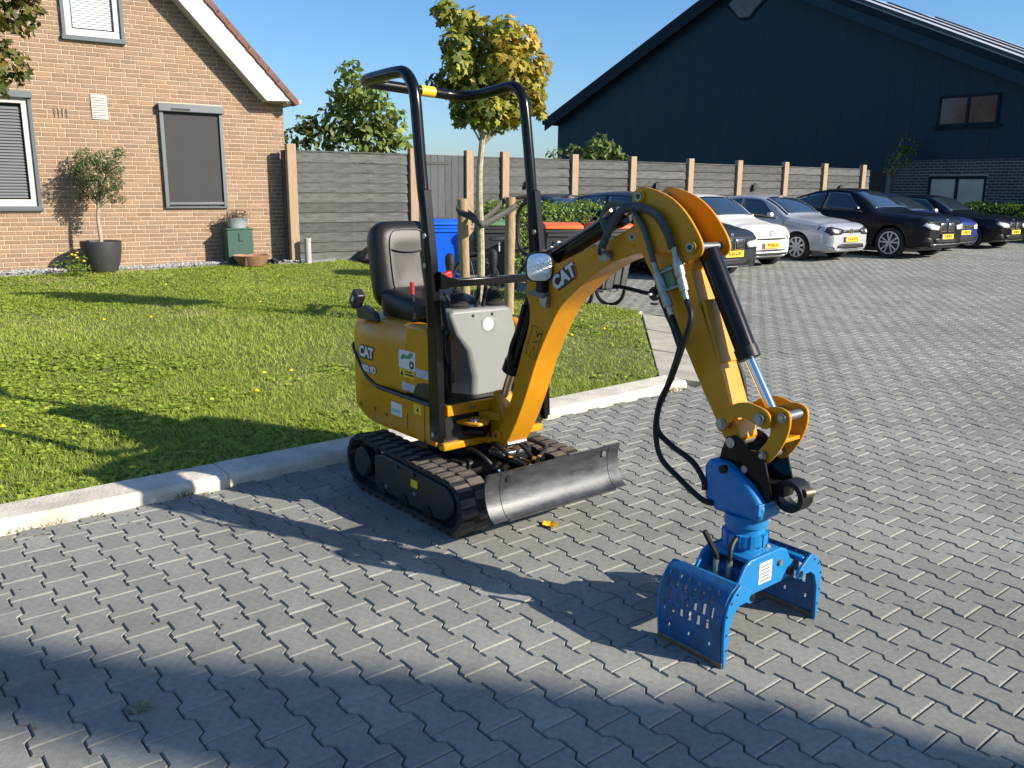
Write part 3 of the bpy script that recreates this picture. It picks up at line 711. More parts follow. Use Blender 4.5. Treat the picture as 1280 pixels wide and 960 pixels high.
# first post stands at the house, a short return panel behind it
MB().box(ps[0] - .10, ps[0] - .055, .05, .24, .1, 2.36).build('return_panel', 'gate_wood', fence_l)
panel(fence_l, ps[0] + .075, ps[1] - .075, 1)
MB().box(ps[0] + .075, ps[1] - .075, -.03, .03, FTOP, FTOP + .025).build('top_rail', 'fence_board', fence_l)
for s in ps[2:]: add_post(fence_r, s)
for i in range(2, len(ps) - 1): panel(fence_r, ps[i] + .075, ps[i+1] - .075, i)
panel(fence_r, ps[-1] + .075, ps[-1] + .35, 40)
for i in range(2, len(ps) - 1): MB().box(ps[i] + .075, ps[i+1] - .075, -.025, .025, FTOP, FTOP + .02).build('top_rail', 'fence_board', fence_r)
gate = thing('garden_gate', 'dark grey gate of vertical planks with black hinges in the fence', 'gate', (FP0[0], FP0[1], 0), frz)
g0, g1 = ps[1] + .08, ps[2] - .08; npk = 7
pw = (g1 - g0)/npk
for k in range(npk): MB().box(g0 + k*pw + .003, g0 + (k+1)*pw - .003, -.02, .015, .2, FTOP + .02).build('plank', 'gate_wood', gate, bevel=.003)
for z in (2.17, 1.05): MB().box(g0 + .0, g0 + .75, -.036, -.022, z, z + .05).build('hinge_strap', 'black_plastic', gate)
MB().box(g0, g1, .016, .05, .5, .62).box(g0, g1, .016, .05, 1.9, 2.02).build('back_rail', 'gate_wood', gate)
# black lamps on the fence
for i, (s, lab) in enumerate(((ps[3] + .62, 'small black wall lamp on the fence beside the roll bar'), (ps[5] + .80, 'small black wall lamp on the fence above the excavator boom'),
                              (ps[7] + .62, 'small black wall lamp on the fence above the silver hatchback'), (ps[9] + .75, 'small black wall lamp on the fence above the black coupe SUV'))):
    p = FP0 + FD*s; e = thing('fence_lamp', lab, 'wall lamp', (p[0], p[1], 1.70), frz, 'lamps along the fence')
    MB().box(-.09, -.02, -.03, -.004 + .0, -.02, .17).build('back_plate', 'black_plastic', e)
    MB().prism([(-.10, 0), (-.02, .03), (-.02, .19), (-.10, .15)], -.10, -.03, 'xz').build('shade', 'black_plastic', e, bevel=.006)
    MB().box(.0, .06, -.08, -.018, .02, .20).build('bracket', 'black_plastic', e, bevel=.006)

# ------------------------------------------------------------------ barn
BA = R(49); BD = np.array([math.cos(BA), -math.sin(BA)]); BP = np.array([14.05, 32.0]); BNv = np.array([-math.sin(BA), -math.cos(BA)])
barn = thing('barn', 'large dark blue metal-clad barn with brick plinth and solar panels', 'barn', (BP[0], BP[1], 0), math.atan2(BD[1], BD[0]))
# local: x along the gable to the right (nearer), y = behind the gable (rotate +90 of BD), outward = -y
bt = math.tan(R(24.5)); APX, APZ = -6.85, 10.28
def bz(s): return APZ - abs(s - APX)*bt
SL, SR = -18.0, 11.0; PLZ = 2.82; PS0 = -.33; W0, W1, WT = .98, 2.92, 2.27
nb_ = .905; s = SL; 
sl_ = MB(); 
gw = [(SL, -.2), (SR, -.2), (SR, bz(SR)), (APX, APZ), (SL, bz(SL))]
MB().prism(gw, .012, .25, 'xz').build('wall', 'barn_trim', barn)
ops = [(1.42, 3.55, 3.66, 4.98)]
while s < SR:
    e = min(s + nb_, SR); a, b = s + .002, e - .002
    zb = PLZ if a > PS0 else 0.0
    top = [(b, bz(b) - .02)] + ([(APX, APZ - .02)] if a < APX < b else []) + [(a, bz(a) - .02)]
    MB().prism([(a, zb), (b, zb)] + top, -.020, .010, 'xz').build('cladding_panel', 'barn_panel', barn, bevel=.003)
    s = e
# windows in the gable (upper)
def bwin(s0, s1, z0, z1, name, split=True, pane='glass', y=-.05):
    w = MB(); t = .09
    for a, b, c, d in ((s0, s1, z0, z0+t), (s0, s1, z1-t, z1), (s0, s0+t, z0+t, z1-t), (s1-t, s1, z0+t, z1-t)): w.box(a, b, y-.05, y+.03, c, d)
    if split: w.box((s0+s1)/2-.05, (s0+s1)/2+.05, y-.05, y+.03, z0+t, z1-t)
    wo = w.build('window', 'barn_trim', barn, bevel=.008)
    mid = (s0+s1)/2
    for a, b in (((s0+t, mid-.05), (mid+.05, s1-t)) if split else ((s0+t, s1-t),)): MB().box(a, b, y-.015, y+.015, z0+t, z1-t).build('pane', pane, wo)
    MB().box(s0-.12, s1+.12, y-.07, y+.04, z0-.08, z0-.004).build('sill', 'barn_trim', wo)
    return wo
mat('pane_warm', (.075,.060,.050), .10, spec=.45, var=.5, vscale=2.6)
mat('pane_pale', (.40,.38,.32), .3, spec=.4, var=.25, vscale=1.3)
bwin(1.03, 3.02, 3.93, 4.95, 'window', True, 'pane_warm')
# diamond-shaped window under the apex
dz = APZ - .78
dia = [(-7.44, 8.52), (-6.91, 8.50), (-6.22, 9.10), (-6.60, 9.72), (-7.50, 9.70), (-8.10, 9.20)]
do = MB().prism(dia, -.075, -.022, 'xz').build('diamond_window', 'barn_trim', barn, bevel=.01)
cxd = sum(p[0] for p in dia)/6; czd = sum(p[1] for p in dia)/6
MB().prism([(cxd + (a-cxd)*.84, czd + (b-czd)*.84) for a, b in dia], -.085, -.076, 'xz').build('pane', 'pane_warm', do)
# brick plinth with a wide window
pw0, pw1 = 2.0, 4.75; po = MB().box(PS0, W0, -.11, .008, -.1, PLZ).box(W1, SR, -.11, .008, -.1, PLZ).box(W0, W1, -.11, .008, WT, PLZ).box(W0, W1, -.11, .008, -.1, .35).build('plinth', 'barn_mortar', barn)
bl = MB(); tones = []; rr = random.Random(9); z = .0; row = 0
while z < PLZ - .05:
    s = PS0 - .12*(row % 2)
    while s < SR:
        a, b = max(s, PS0), min(s + .215, SR); s += .245
        if .35 < z + .07 and z < WT:
            if a < W0 < b: b = W0
            elif a < W1 < b: a = W1
            elif a >= W0 and b <= W1: continue
        if b - a < .05: continue
        bl.box(a, b, -.125, -.108, z, z + .066); tones += [rr.random()]*8
    z += .098; row += 1
me = bl.mesh('brick_courses', fix=False); at = me.attributes.new('tone', 'FLOAT', 'POINT'); at.data.foreach_set('value', tones); me.materials.append(MATS['barn_brick'])
tag(link('brick_courses', me, po), kind='stuff')
bwin(W0, W1, .35, WT - .01, 'window', True, 'pane_pale', y=-.06)
MB().box(PS0 - .17, PS0 - .02, -.2, -.03, 0, 2.55).build('downpipe_casing', 'frame_grey', barn)
MB().box(-1.36, PS0 - .19, -.06, -.022, 0, 2.45).build('side_door', 'black_satin', barn)
MB().box(SR - .2, SR, -.16, -.112, 0, PLZ).build('corner_strip', 'fence_post', barn)
# roof with overhang; solar panels on the right slope
ovh = .45
def rp(s, d): return (s, bz(s) + d)
rsl = [(SL - .55, bz(SL - .55)), (APX, APZ), (APX, APZ + .28), (SL - .55, bz(SL - .55) + .28)]
rsr = [(APX, APZ), (SR + .6, bz(SR + .6)), (SR + .6, bz(SR + .6) + .28), (APX, APZ + .28)]
roofb = MB().prism(rsl, -ovh, 21, 'xz').prism(rsr, -ovh, 21, 'xz').build('roof', 'barn_trim', barn)
MB().prism([(APX, APZ - .38), (SR + .6, bz(SR + .6) - .38), (SR + .6, bz(SR + .6) - .01), (APX, APZ - .01)], -ovh + .004, -ovh + .05, 'xz').build('barge_board', 'barn_panel', barn)
MB().prism([(APX, APZ - .30), (SL - .55, bz(SL - .55) - .30), (SL - .55, bz(SL - .55) - .01), (APX, APZ - .01)], -ovh + .004, -ovh + .05, 'xz').build('barge_board', 'barn_trim', barn)
MB().prism([(APX, APZ + .255), (SR + .6, bz(SR + .6) + .255), (SR + .6, bz(SR + .6) + .31), (APX, APZ + .31)], -ovh - .03, -ovh + .02, 'xz').build('verge_trim', 'alu_grey', barn)
MB().box(SL - .72, SL - .55, -ovh, 16, bz(SL - .55) + .0, bz(SL - .55) + .22).build('gutter', 'barn_trim', barn)
pn = MB().box(0, 1.66, 0, 4.9, .0, .05); pnm = pn.mesh('solar_panel'); pnm.materials.append(MATS['solar'])
pf = MB()
pf.box(0, 1.66, -.06, .0, -.02, .115)
pfm = pf.mesh('panel_frame'); pfm.materials.append(MATS['solar_frame'])
for j in range(4):
    for i in range(10):
        s = APX + .7 + i*1.665*math.cos(R(24.5))
        o = link('solar_panel', pnm, roofb); o.location = (s, -.36 + j*5.0, bz(s) + .30); o.rotation_euler = (0, R(24.5), 0)
        f = link('panel_frame', pfm, o)

# ------------------------------------------------------------------ unseen neighbouring house, inferred from the foreground shadow and shaped to cast it
DIR = np.array([math.sin(SUN_AZ), math.cos(SUN_AZ)]); LAT = np.array([DIR[1], -DIR[0]])
if LAT[1] < 0: LAT = -LAT
tl = math.tan(SUN_EL)
nbp = -16.5*DIR
nbh = thing('neighbour_house', 'tall unseen brick neighbour house with chimney beyond the right edge, shaped to cast the foreground shadow', 'house', (nbp[0], nbp[1], 0), math.atan2(LAT[1], LAT[0]))
def nz(a): return (a + 16.5)*tl
yy = 1.0
MB().prism([(-9, -.2), (2.72, -.2), (2.72, nz(.35)), (1.80, nz(.70)), (-3, nz(.72)), (-9, nz(.72))], -8, 0, 'xz').build('wall', 'brick', nbh)
MB().prism([(1.80, nz(.5)), (2.66, nz(.3)), (2.40, nz(1.5)), (2.12, nz(2.3)), (1.96, nz(3.3)), (1.60, nz(3.3)), (1.72, nz(2.0))], -.75, -.05, 'xz').build('chimney', 'brick', nbh)  # outline follows the edge of the shadow it has to cast
for zz in (1.2, 4.2):
    for s0 in (-6.5, -2.5):
        w = MB().box(s0, s0 + 1.4, -.02, .03, zz, zz + 1.5).build('window', 'glass', nbh); MB().box(s0 - .08, s0 + 1.48, .031, .06, zz - .08, zz).build('sill', 'concrete', w)
# ------------------------------------------------------------------ mini excavator (local x forward to the blade, y to the machine's left, z up)
EX = thing('mini_excavator', 'small yellow tracked excavator with black roll bar standing on the paving', 'excavator', (.257, 3.93, 0), math.atan2(A2[1], A2[0]))
# --- tracks
RX, RZ, RR = -1.205, .170, .150; FX, FZ, FR = -.385, .152, .132
def track_path(off, n_arc=14):
    # closed path round sprocket and idler, offset outward by off
    r0, r1 = RR + off, FR + off; d = FX - RX; dz = FZ - RZ
    base = math.atan2(dz, d); al = math.acos((r0 - r1)/math.hypot(d, dz)); out = []
    for i in range(n_arc + 1):                       # rear arc
        t = base + al + (2*math.pi - 2*al)*i/n_arc; out.append((RX + r0*math.cos(t), RZ + r0*math.sin(t)))
    for i in range(9): pass
    for i in range(n_arc + 1):                       # front arc
        t = base - al + 2*al*i/n_arc; out.append((FX + r1*math.cos(t), FZ + r1*math.sin(t)))
    return out
outer, inner = track_path(.0), track_path(-.022)
def resample(path, n):
    P = np.array(path + [path[0]]); seg = np.hypot(*np.diff(P, axis=0).T); cs = np.concatenate([[0], np.cumsum(seg)])
    t = np.linspace(0, cs[-1], n, endpoint=False); return np.stack([np.interp(t, cs, P[:, 0]), np.interp(t, cs, P[:, 1])], 1)
NL = 34
lug = MB()
for (y0, y1, dx) in ((-.088, -.004, -.013), (.004, .088, .013)):
    lug.add([(-.021+dx, y0, -.006), (.021+dx, y0, -.006), (.021+dx, y1, -.006), (-.021+dx, y1, -.006), (-.0115+dx, y0+.006, .026), (.0115+dx, y0+.006, .026), (.0115+dx, y1-.004, .026), (-.0115+dx, y1-.004, .026)],
            [(0,3,2,1),(4,5,6,7),(0,1,5,4),(1,2,6,5),(2,3,7,6),(3,0,4,7)])
lugm = lug.mesh('tread_lug'); lugm.materials.append(MATS['rubber_dusty'])
for side in (-1, 1):
    yc = side*.34; y0, y1 = yc - .09, yc + .09
    m = MB(); n = len(outer); vs = [(a, y, b) for y in (y0, y1) for path in (outer, inner) for a, b in path]
    fs = []
    for i in range(n):
        j = (i+1) % n
        fs += [(i, j, 2*n+j, 2*n+i), (n+j, n+i, 3*n+i, 3*n+j), (i, n+i, n+j, j), (2*n+j, 3*n+j, 3*n+i, 2*n+i)]
    m.add(vs, fs); tr = m.build('track', 'rubber', EX, smooth=True)
    P = resample(outer, NL)
    for i in range(NL):
        d = P[(i+1) % NL] - P[i-1]; d /= np.linalg.norm(d); nrm = np.array([d[1], -d[0]])
        cc = P[i] - np.array([-.79, .16])
        if nrm @ cc < 0: nrm = -nrm
        o = link('tread_lug', lugm, tr); o.matrix_local = frame((P[i][0], yc, P[i][1]), (nrm[1], 0, -nrm[0]), (0, 1, 0)) if False else frame((P[i][0], yc, P[i][1]), (-nrm[1], 0, nrm[0]), (0, 1, 0))
        if (o.matrix_local.col[2].to_3d().dot(Vector((nrm[0], 0, nrm[1])))) < 0: o.matrix_local = frame((P[i][0], yc, P[i][1]), (nrm[1], 0, -nrm[0]), (0, 1, 0))
    yo = side*.418; yi = side*.27
    fr_poly = [(-1.08, .075), (-.99, .055), (-.50, .045), (-.41, .06), (-.355, .10), (-.335, .155), (-.36, .215), (-.41, .245), (-.99, .268), (-1.08, .24)]
    fo = MB().prism(fr_poly, min(yo, yi), max(yo, yi), 'xz').build('track_frame', 'frame_green', EX, bevel=.012)
    MB().lathe([(.0, 0), (.075, 0), (.09, .01), (.09, .05), (.125, .05), (.125, .07)], (RX, side*.425, RZ), 28, axis='y').build('sprocket', 'frame_green', EX, smooth=True) if side > 0 else \
        MB().lathe([(.0, 0), (.072, 0), (.085, .012), (.085, .05), (.125, .05), (.125, .07)], (RX, -.428, RZ), 28, axis='y').build('sprocket', 'frame_green', EX, smooth=True)
    MB().cyl((FX, side*.30, FZ), (FX, side*.40, FZ), .112, n=28).build('idler', 'black_satin', EX, smooth=True)
    for k in range(3): MB().cyl((-1.0 + k*.22, side*.28, .062), (-1.0 + k*.22, side*.424, .062), .042, n=18).build('roller', 'black_satin', EX, smooth=True)
    if side < 0:
        MB().box(-.705, -.645, -.4215, -.419, .165, .205).build('warning_sticker', 'decal_yellow', fo)
        for (a, b, r_) in ((-.675, .235, .012), (-.94, .10, .014), (-.665, .135, .012), (-.83, .235, .009)):
            MB().cyl((a, -.418, b), (a, -.430, b), r_, n=12).build('bolt', 'pin_steel' if b < .2 else 'black_plastic', fo)
# --- undercarriage centre
MB().box(-1.02, -.52, -.25, .25, .14, .30).build('undercarriage', 'black_satin', EX, bevel=.02)
MB().lathe([(.21, .28), (.21, .385), (.0, .385)], (-.80, 0, 0), 32).build('slewing_ring', 'black_satin', EX, smooth=True)
for s in (-1, 1):
    MB().tube([(-.56, s*.13, .20), (-.36, s*.13, .25), (-.10, s*.15, .285)], .03, n=8).build('blade_arm', 'black_satin', EX, bevel=.0)
cyl = MB().cyl((-.52, 0, .30), (-.24, 0, .30), .032, n=18).build('blade_cylinder', 'black_paint', EX, smooth=True)
MB().cyl((-.24, 0, .30), (-.07, 0, .30), .016, n=14).build('rod', 'chrome', cyl, smooth=True)
MB().cyl((-.10, -.05, .30), (-.10, .05, .30), .02, n=14).build('pin', 'zinc_fitting', cyl, smooth=True)
for k, (pts) in enumerate((((-.55, -.05, .33), (-.42, -.10, .40), (-.30, -.09, .36), (-.22, -.06, .33)), ((-.55, .06, .33), (-.45, .12, .38), (-.33, .16, .36), (-.28, .08, .33)), ((-.6, -.16, .30), (-.5, -.19, .37), (-.4, -.17, .34), (-.36, -.12, .26)), ((-.58, -.02, .35), (-.46, -.02, .42), (-.36, .02, .39), (-.25, .02, .34)))):
    MB().tube(pts, .011, n=8, smooth=6).build('hydraulic_hose', 'hose', EX, smooth=True)
for (a, b, c) in ((-.30, -.09, .36), (-.36, -.12, .28), (-.25, .02, .34), (-.28, .08, .33)): MB().cyl((a, b, c), (a + .03, b, c + .005), .014, n=10).build('hose_fitting', 'chrome', EX, smooth=True)
MB().box(-.47, -.36, -.09, .06, .345, .362).build('cover_plate', 'pin_steel', EX, bevel=.004)
# --- dozer blade, raised clear of the paving
bp = [(0.004, .183), (-.022, .198), (-.046, .232), (-.060, .272), (-.066, .312), (-.063, .352), (-.052, .395)]
def blade_part(y0, y1, name, par, m='steel_worn'):
    pts = catmull([np.array([a, b]) for a, b in bp], 4); thick = .010
    ring = [(a, b) for a, b in pts] + [(a - thick, b) for a, b in pts[::-1]]
    mb = MB(); mb.prism(ring, y0, y1, 'xz'); return mb.build(name, m, par, smooth=True, ang=40)
blade = blade_part(-.345, .352, 'dozer_blade', EX)
blade_part(-.432, -.349, 'blade_extension', blade); blade_part(.356, .432, 'blade_extension', blade)
MB().box(-.055, .008, -.345, .352, .176, .186).build('cutting_edge', 'steel_worn', blade)
for y in (-.30, .318): MB().cyl((-.0565, y, .358), (-.0535, y, .358), .015, n=14).build('bolt_hole', 'decal_black' if y < 0 else 'pin_steel', blade)
MB().box(-.12, -.068, -.28, .28, .24, .33).build('blade_back_beam', 'black_satin', blade, bevel=.01)
# --- upper structure: plan outline of skirt and hood
def plan(ins, x_front, led=0.0):
    pts = [(x_front - ins, -.36 + ins + led), (-1.00, -.36 + ins + led), (-1.07, -.36 + ins + led*.6), (-1.13, -.36 + ins), (-1.25, -.359 + ins), (-1.38, -.346 + ins*.9), (-1.46, -.305 + ins*.8), (-1.52, -.20 + ins*.5), (-1.545 + ins*.8, -.08 + ins*.2), (-1.55 + ins, 0)]
    q = [p for p in pts]; q = q + [(a, -b) for a, b in pts[::-1][1:]]
    return q
def loft_plan(levels, x_front, name, m, bottom_cut=None, parent=EX, **kw):
    rings = []
    for z, ins in levels:
        ring = []
        for a, b in plan(ins, x_front):
            zz = z
            if bottom_cut and z < bottom_cut[0]: zz = z + max(0, (-1.22 - a))*bottom_cut[1]
            ring.append((a, b, zz))
        rings.append(ring)
    mb = MB().loft(rings); return mb.build(name, m, parent, **kw)
skirt = loft_plan([(.385, .05), (.392, .012), (.42, .0), (.50, .0), (.594, .0), (.60, .006)], -.565, 'skirt', 'cat_yellow_panel', (.43, .33), smooth=True, ang=30)
# hood: lower edge follows the sweeping dark seam
def seam(x): return float(np.interp(x, [-1.53, -1.42, -1.34, -1.25, -1.139, -1.046, -.95, -.5], [.80, .79, .735, .655, .612, .603, .602, .602]))
rings = []
for z, ins in ((0, .0), (.80, .0), (.86, .002), (.91, .008), (.945, .022), (.968, .045), (.982, .085), (.985, .14)):
    rings.append([(a, b, (seam(a) + .010 if z == 0 else max(z, seam(a) + .012)) + (0 if z < .9 else (a + 1.0)*.05)) for a, b in plan(ins, -.86, .024)])
hood = MB().loft(rings).build('hood', 'cat_yellow_panel', EX, smooth=True, ang=32)
fill = []
for z in (0, 1): fill.append([(a, b, .598 if z == 0 else seam(a) - .004) for a, b in plan(.0015, -.635, .010)])
MB().loft(fill).build('skirt_upper', 'cat_yellow_panel', EX, smooth=True, ang=30)
pl2 = plan(-.0005, -.60); sm_pts = [(a, b, seam(a) + .003) for a, b in pl2[:10]]
MB().tube(catmull(sm_pts, 5), .010, n=8).build('seam_trim', 'decal_black', EX, smooth=True)
# rear-quarter cover outlines, tie-down holes, panel gaps
for (a, b, r_) in ((-1.319, .476, .013), (-1.154, .477, .013), (-1.029, .468, .010)):
    yv = float(np.interp(a, [-1.38, -1.25, -1.06], [-.346, -.359, -.36])) - .0005
    MB().cyl((a, yv + .004, b), (a, yv - .0015, b), r_, n=16).build('tie_hole', 'decal_black', skirt)
    if r_ > .011: MB().cyl((a, yv + .004, b), (a, yv - .003, b), r_*.55, n=12).build('bolt', 'cat_yellow', skirt)
MB().box(-.822, -.818, -.3615, -.355, .43, .52).build('panel_gap', 'decal_black', skirt)
MB().box(-.663, -.659, -.3615, -.355, .395, .60).build('panel_gap', 'decal_black', skirt)
MB().box(-.978, -.872, -.3618, -.3602, .485, .555).build('sticker', 'decal_white', skirt, label='white serial-number sticker')
MB().box(-.972, -.895, -.3625, -.3619, .50, .52).build('sticker_print', 'decal_grey', skirt)
MB().box(-.758, -.688, -.3618, -.3602, .535, .585).build('warning_sticker', 'decal_yellow', skirt)
MB().prism([(-.735, .548), (-.71, .548), (-.7225, .574)], -.3625, -.3619, 'xz').build('warning_triangle', 'decal_black', skirt)
# hood decals
MB().box(-.930, -.775, -.3378, -.3362, .745, .842).build('sticker', 'decal_white', hood, label='white dealer sticker with green leaf')
gl = MB(); gl.prism([(-.915, .80), (-.89, .822), (-.85, .815), (-.82, .835), (-.79, .836), (-.80, .815), (-.835, .80), (-.87, .802), (-.895, .79)], -.3386, -.3379, 'xz'); gl.build('leaf_emblem', 'decal_green', hood)
MB().cyl((-.808, -.3379, .772), (-.808, -.3386, .772), .022, n=20).build('round_emblem', 'decal_black', hood); MB().cyl((-.808, -.3387, .772), (-.808, -.3390, .772), .009, n=14).build('emblem_centre', 'decal_white', hood)
MB().box(-.925, -.785, -.3378, -.3362, .700, .742).build('warning_sticker', 'decal_yellow', hood)
MB().prism([(-.918, .706), (-.885, .706), (-.9015, .737)], -.3386, -.3379, 'xz').build('warning_triangle', 'decal_black', hood); MB().box(-.872, -.79, -.3386, -.3379, .712, .722).build('print_line', 'decal_black', hood); MB().box(-.872, -.80, -.3386, -.3379, .728, .735).build('print_line', 'decal_black', hood)
MB().box(-.770, -.652, -.3378, -.3362, .722, .765).build('sticker', 'decal_grey', hood); MB().box(-.905, -.785, -.3378, -.3362, .630, .672).build('sticker', 'decal_grey', hood)
def side_mtx(a, b, y=-.363, tilt=0.0, yaw=0.0):
    return Matrix.Translation((a, y, b)) @ Matrix.Rotation(yaw, 4, 'Z') @ Matrix.Rotation(R(90), 4, 'X') @ Matrix.Rotation(tilt, 4, 'Z')
cp_ = MB().prism([(-.072, -.036), (.045, -.036), (.066, -.022), (.066, .020), (.058, .034), (-.072, .034)], -.001, .001, 'xy'); cpo = cp_.build('logo_plate', 'decal_black', hood); cpo.matrix_local = side_mtx(-1.222, .778, -.3605, 0, R(-1))
text('CAT', .078, 'decal_black', hood, side_mtx(-1.228, .780, -.3612, 0, R(-1)), bold=.010, name='lettering_outline')
text('300.9D', .052, 'decal_black', hood, side_mtx(-1.205, .690, -.3606, 0, R(-1)), bold=.006, name='lettering_outline')
text('CAT', .078, 'decal_white', hood, side_mtx(-1.228, .780, -.3625, 0, R(-1)), bold=.004)
text('300.9D', .052, 'decal_white', hood, side_mtx(-1.205, .690, -.3615, 0, R(-1)), bold=.0025)
# wheel-arch like dark opening at the hood's front lower corner, floor mat
MB().prism([(-.80, .604), (-.795, .64), (-.76, .685), (-.70, .70), (-.632, .70), (-.632, .604)], -.3385, -.24, 'xz').build('service_opening', 'decal_black', hood, bevel=.004)
MB().box(-1.02, -.57, -.358, .358, .6005, .609).build('floor_mat', 'seat_vinyl', EX)
for s in (-1, 1):
    y0, y1 = sorted((s*.336, s*.235)); MB().prism([(-.635, .612), (-.635, .90), (-.655, .955), (-.70, .985), (-.87, .985), (-.87, .612)], y0, y1, 'xz').build('side_cabinet', 'cat_yellow_panel', hood, bevel=.02, seg=3)
# front cross beam of the frame, dark recess below it
MB().box(-.575, -.545, -.30, .34, .545, .602).build('front_beam', 'cat_yellow', EX, bevel=.006)
MB().box(-.60, -.558, -.34, .34, .40, .545).build('front_recess', 'decal_black', EX)
MB().box(-.585, -.535, -.33, .33, .372, .412).build('front_lower_beam', 'cat_yellow', EX, bevel=.008)
for y in (-.16, -.135): MB().cyl((-.546, y, .575), (-.540, y, .575), .009, n=12).build('bolt', 'pin_steel', EX)
# --- console in front of the operator
cf = [(-.20, 1.035), (-.17, 1.06), (.19, 1.055), (.215, 1.03), (.238, .935), (.246, .77), (.200, .60), (-.062, .585), (-.048, .70), (-.085, .84), (-.16, .93)]
front = [(-.640 - .06*(z - .6), y, z) for y, z in cf]; back = [(-.85 + .0*z, y*1.0 if y > 0 else min(y, -.17), z) for y, z in cf]
con = MB().loft([front, back]).build('console', 'console_grey', EX, bevel=.022, seg=3)
MB().cyl((-.670, .045, .972), (-.6585, .045, .972), .034, n=28).build('round_sticker', 'decal_white', con)
for y in (-.05, .075): MB().cyl((-.68, y, 1.022), (-.6618, y, 1.022), .008, n=12).build('screw', 'decal_black', con)
MB().prism([(.005, .875), (.09, .875), (.105, .89), (.105, 1.02), (.09, 1.0), (.0, 1.0)], -.672, -.6565 - .003, 'yz').build('raised_badge_panel', 'console_grey', con, bevel=.006)
# hydraulic bits beside the console
for k, pts in enumerate((((-.60, -.27, .98), (-.585, -.29, .90), (-.60, -.27, .84), (-.62, -.25, .80)), ((-.60, -.24, .80), (-.575, -.26, .74), (-.59, -.25, .68)), ((-.60, -.29, .75), (-.58, -.28, .70), (-.60, -.26, .63)))):
    MB().tube(pts, .010, n=8, smooth=5).build('hydraulic_hose', 'hose', EX, smooth=True)
MB().box(-.66, -.60, -.31, -.21, .70, .76).build('valve_block', 'black_plastic', EX, bevel=.006); MB().box(-.70, -.61, -.30, -.22, .62, .98).build('console_side_cover', 'black_satin', EX, bevel=.01)
MB().cyl((-.60, -.25, .94), (-.575, -.25, .94), .016, n=12).build('hose_fitting', 'chrome', EX, smooth=True); MB().tube([(-.60, -.285, 1.13), (-.595, -.28, 1.05), (-.60, -.255, .97)], .012, n=8, smooth=4).build('hydraulic_hose', 'hose', EX, smooth=True)
# --- levers with bellows
def joystick(x, y, zb, zt, lean=(0, 0)):
    prof = []
    for k in range(6):
        r_ = .074 - .0095*k; prof += [(r_, zb + k*.018), (r_ - .012, zb + k*.018 + .011)]
    b = MB().lathe([(0, zb - .01)] + prof + [(0, zb + .112)], (x, y, 0), 24).build('lever_boot', 'rubber', EX, smooth=True, ang=25)
    top = (x + lean[0], y + lean[1], zt)
    MB().tube([(x, y, zb + .08), (x + lean[0]*.5, y + lean[1]*.5, (zb + zt)/2), (top[0], top[1], zt - .08)], .008, n=8).build('lever', 'black_satin', b, smooth=True)
    MB().tube([(top[0], top[1], zt - .10), (top[0], top[1], zt - .07), (top[0], top[1], zt - .03), (top[0], top[1], zt), (top[0], top[1], zt + .015)], [.014, .020, .026, .024, .010], n=14).build('knob', 'black_plastic', b, smooth=True)
joystick(-.755, -.085, 1.055, 1.325, (-.0, -.045)); joystick(-.755, .150, 1.05, 1.335, (0, .0))
for y in (.01, .055):
    MB().tube([(-.72, y, 1.05), (-.70, y, 1.13), (-.69, y, 1.20)], .011, n=8).build('travel_lever', 'black_plastic', EX, smooth=True)
sl = MB().tube([(-.80, -.325, 1.00), (-.79, -.325, 1.08), (-.80, -.33, 1.14)], .007, n=8).build('safety_lever', 'black_plastic', EX, smooth=True); MB().tube([(-.80, -.33, 1.14), (-.803, -.33, 1.20)], [.010, .012], n=10).build('lever_grip', 'red_plastic', sl, smooth=True)
MB().tube([(-.60, -.245, 1.09), (-.60, -.25, 1.13), (-.61, -.27, 1.16)], .008, n=8).build('dozer_lever', 'black_plastic', EX, smooth=True)
MB().obox((-.70, -.19, 1.235), (1,0,0), (0,1,.3), (0,-.3,1), .018, .026, .018).build('warning_beacon', 'red_plastic', EX, bevel=.006)
# --- seat
def slab(name, cx, cz, w, h, t, tilt, m, par, y=0.0, bulge=.03, rnd=.10):
    # rounded cushion: superellipse outline, domed front
    rings = []
    n = 40
    for (d, sc) in ((-t/2, .86), (-t/2 + .02, .97), (0, 1.0), (t/2 - .025, .985), (t/2 - .004, .93), (t/2 + bulge*.5, .74), (t/2 + bulge*.3, .45), (t/2 + bulge*.2, .12)):
        ring = []
        for i in range(n):
            a = 2*math.pi*i/n; ca, sa = math.cos(a), math.sin(a); e = .42
            u = math.copysign(abs(ca)**e, ca)*w/2*sc; v = math.copysign(abs(sa)**e, sa)*h/2*sc
            ring.append((d, u, v))
        rings.append(ring)
    M = Matrix.Translation((cx, y, cz)) @ Matrix.Rotation(tilt, 4, 'Y')
    mb = MB().loft([[tuple(M @ Vector(p)) for p in r_] for r_ in rings]); return mb.build(name, m, par, smooth=True, ang=60)
seat = slab('seat_back', -1.305, 1.240, .41, .49, .12, R(-10), 'seat_vinyl', EX, -.06)
M = Matrix.Translation((-1.305, -.06, 1.240)) @ Matrix.Rotation(R(-10), 4, 'Y')
ring = []
for i in range(36):
    a = 2*math.pi*i/36; ca, sa = math.cos(a), math.sin(a); ring.append(tuple(M @ Vector((.0785, math.copysign(abs(ca)**.45, ca)*.125, math.copysign(abs(sa)**.45, sa)*.19 + .0))))
MB().tube(ring, .004, n=6, closed=True).build('seat_stitching', 'black_plastic', seat, smooth=True)
MB().tube([tuple(M @ Vector((.081, u, .085 - .02*math.cos(u*12)))) for u in np.linspace(-.12, .12, 9)], .004, n=6).build('seat_stitching', 'black_plastic', seat, smooth=True)
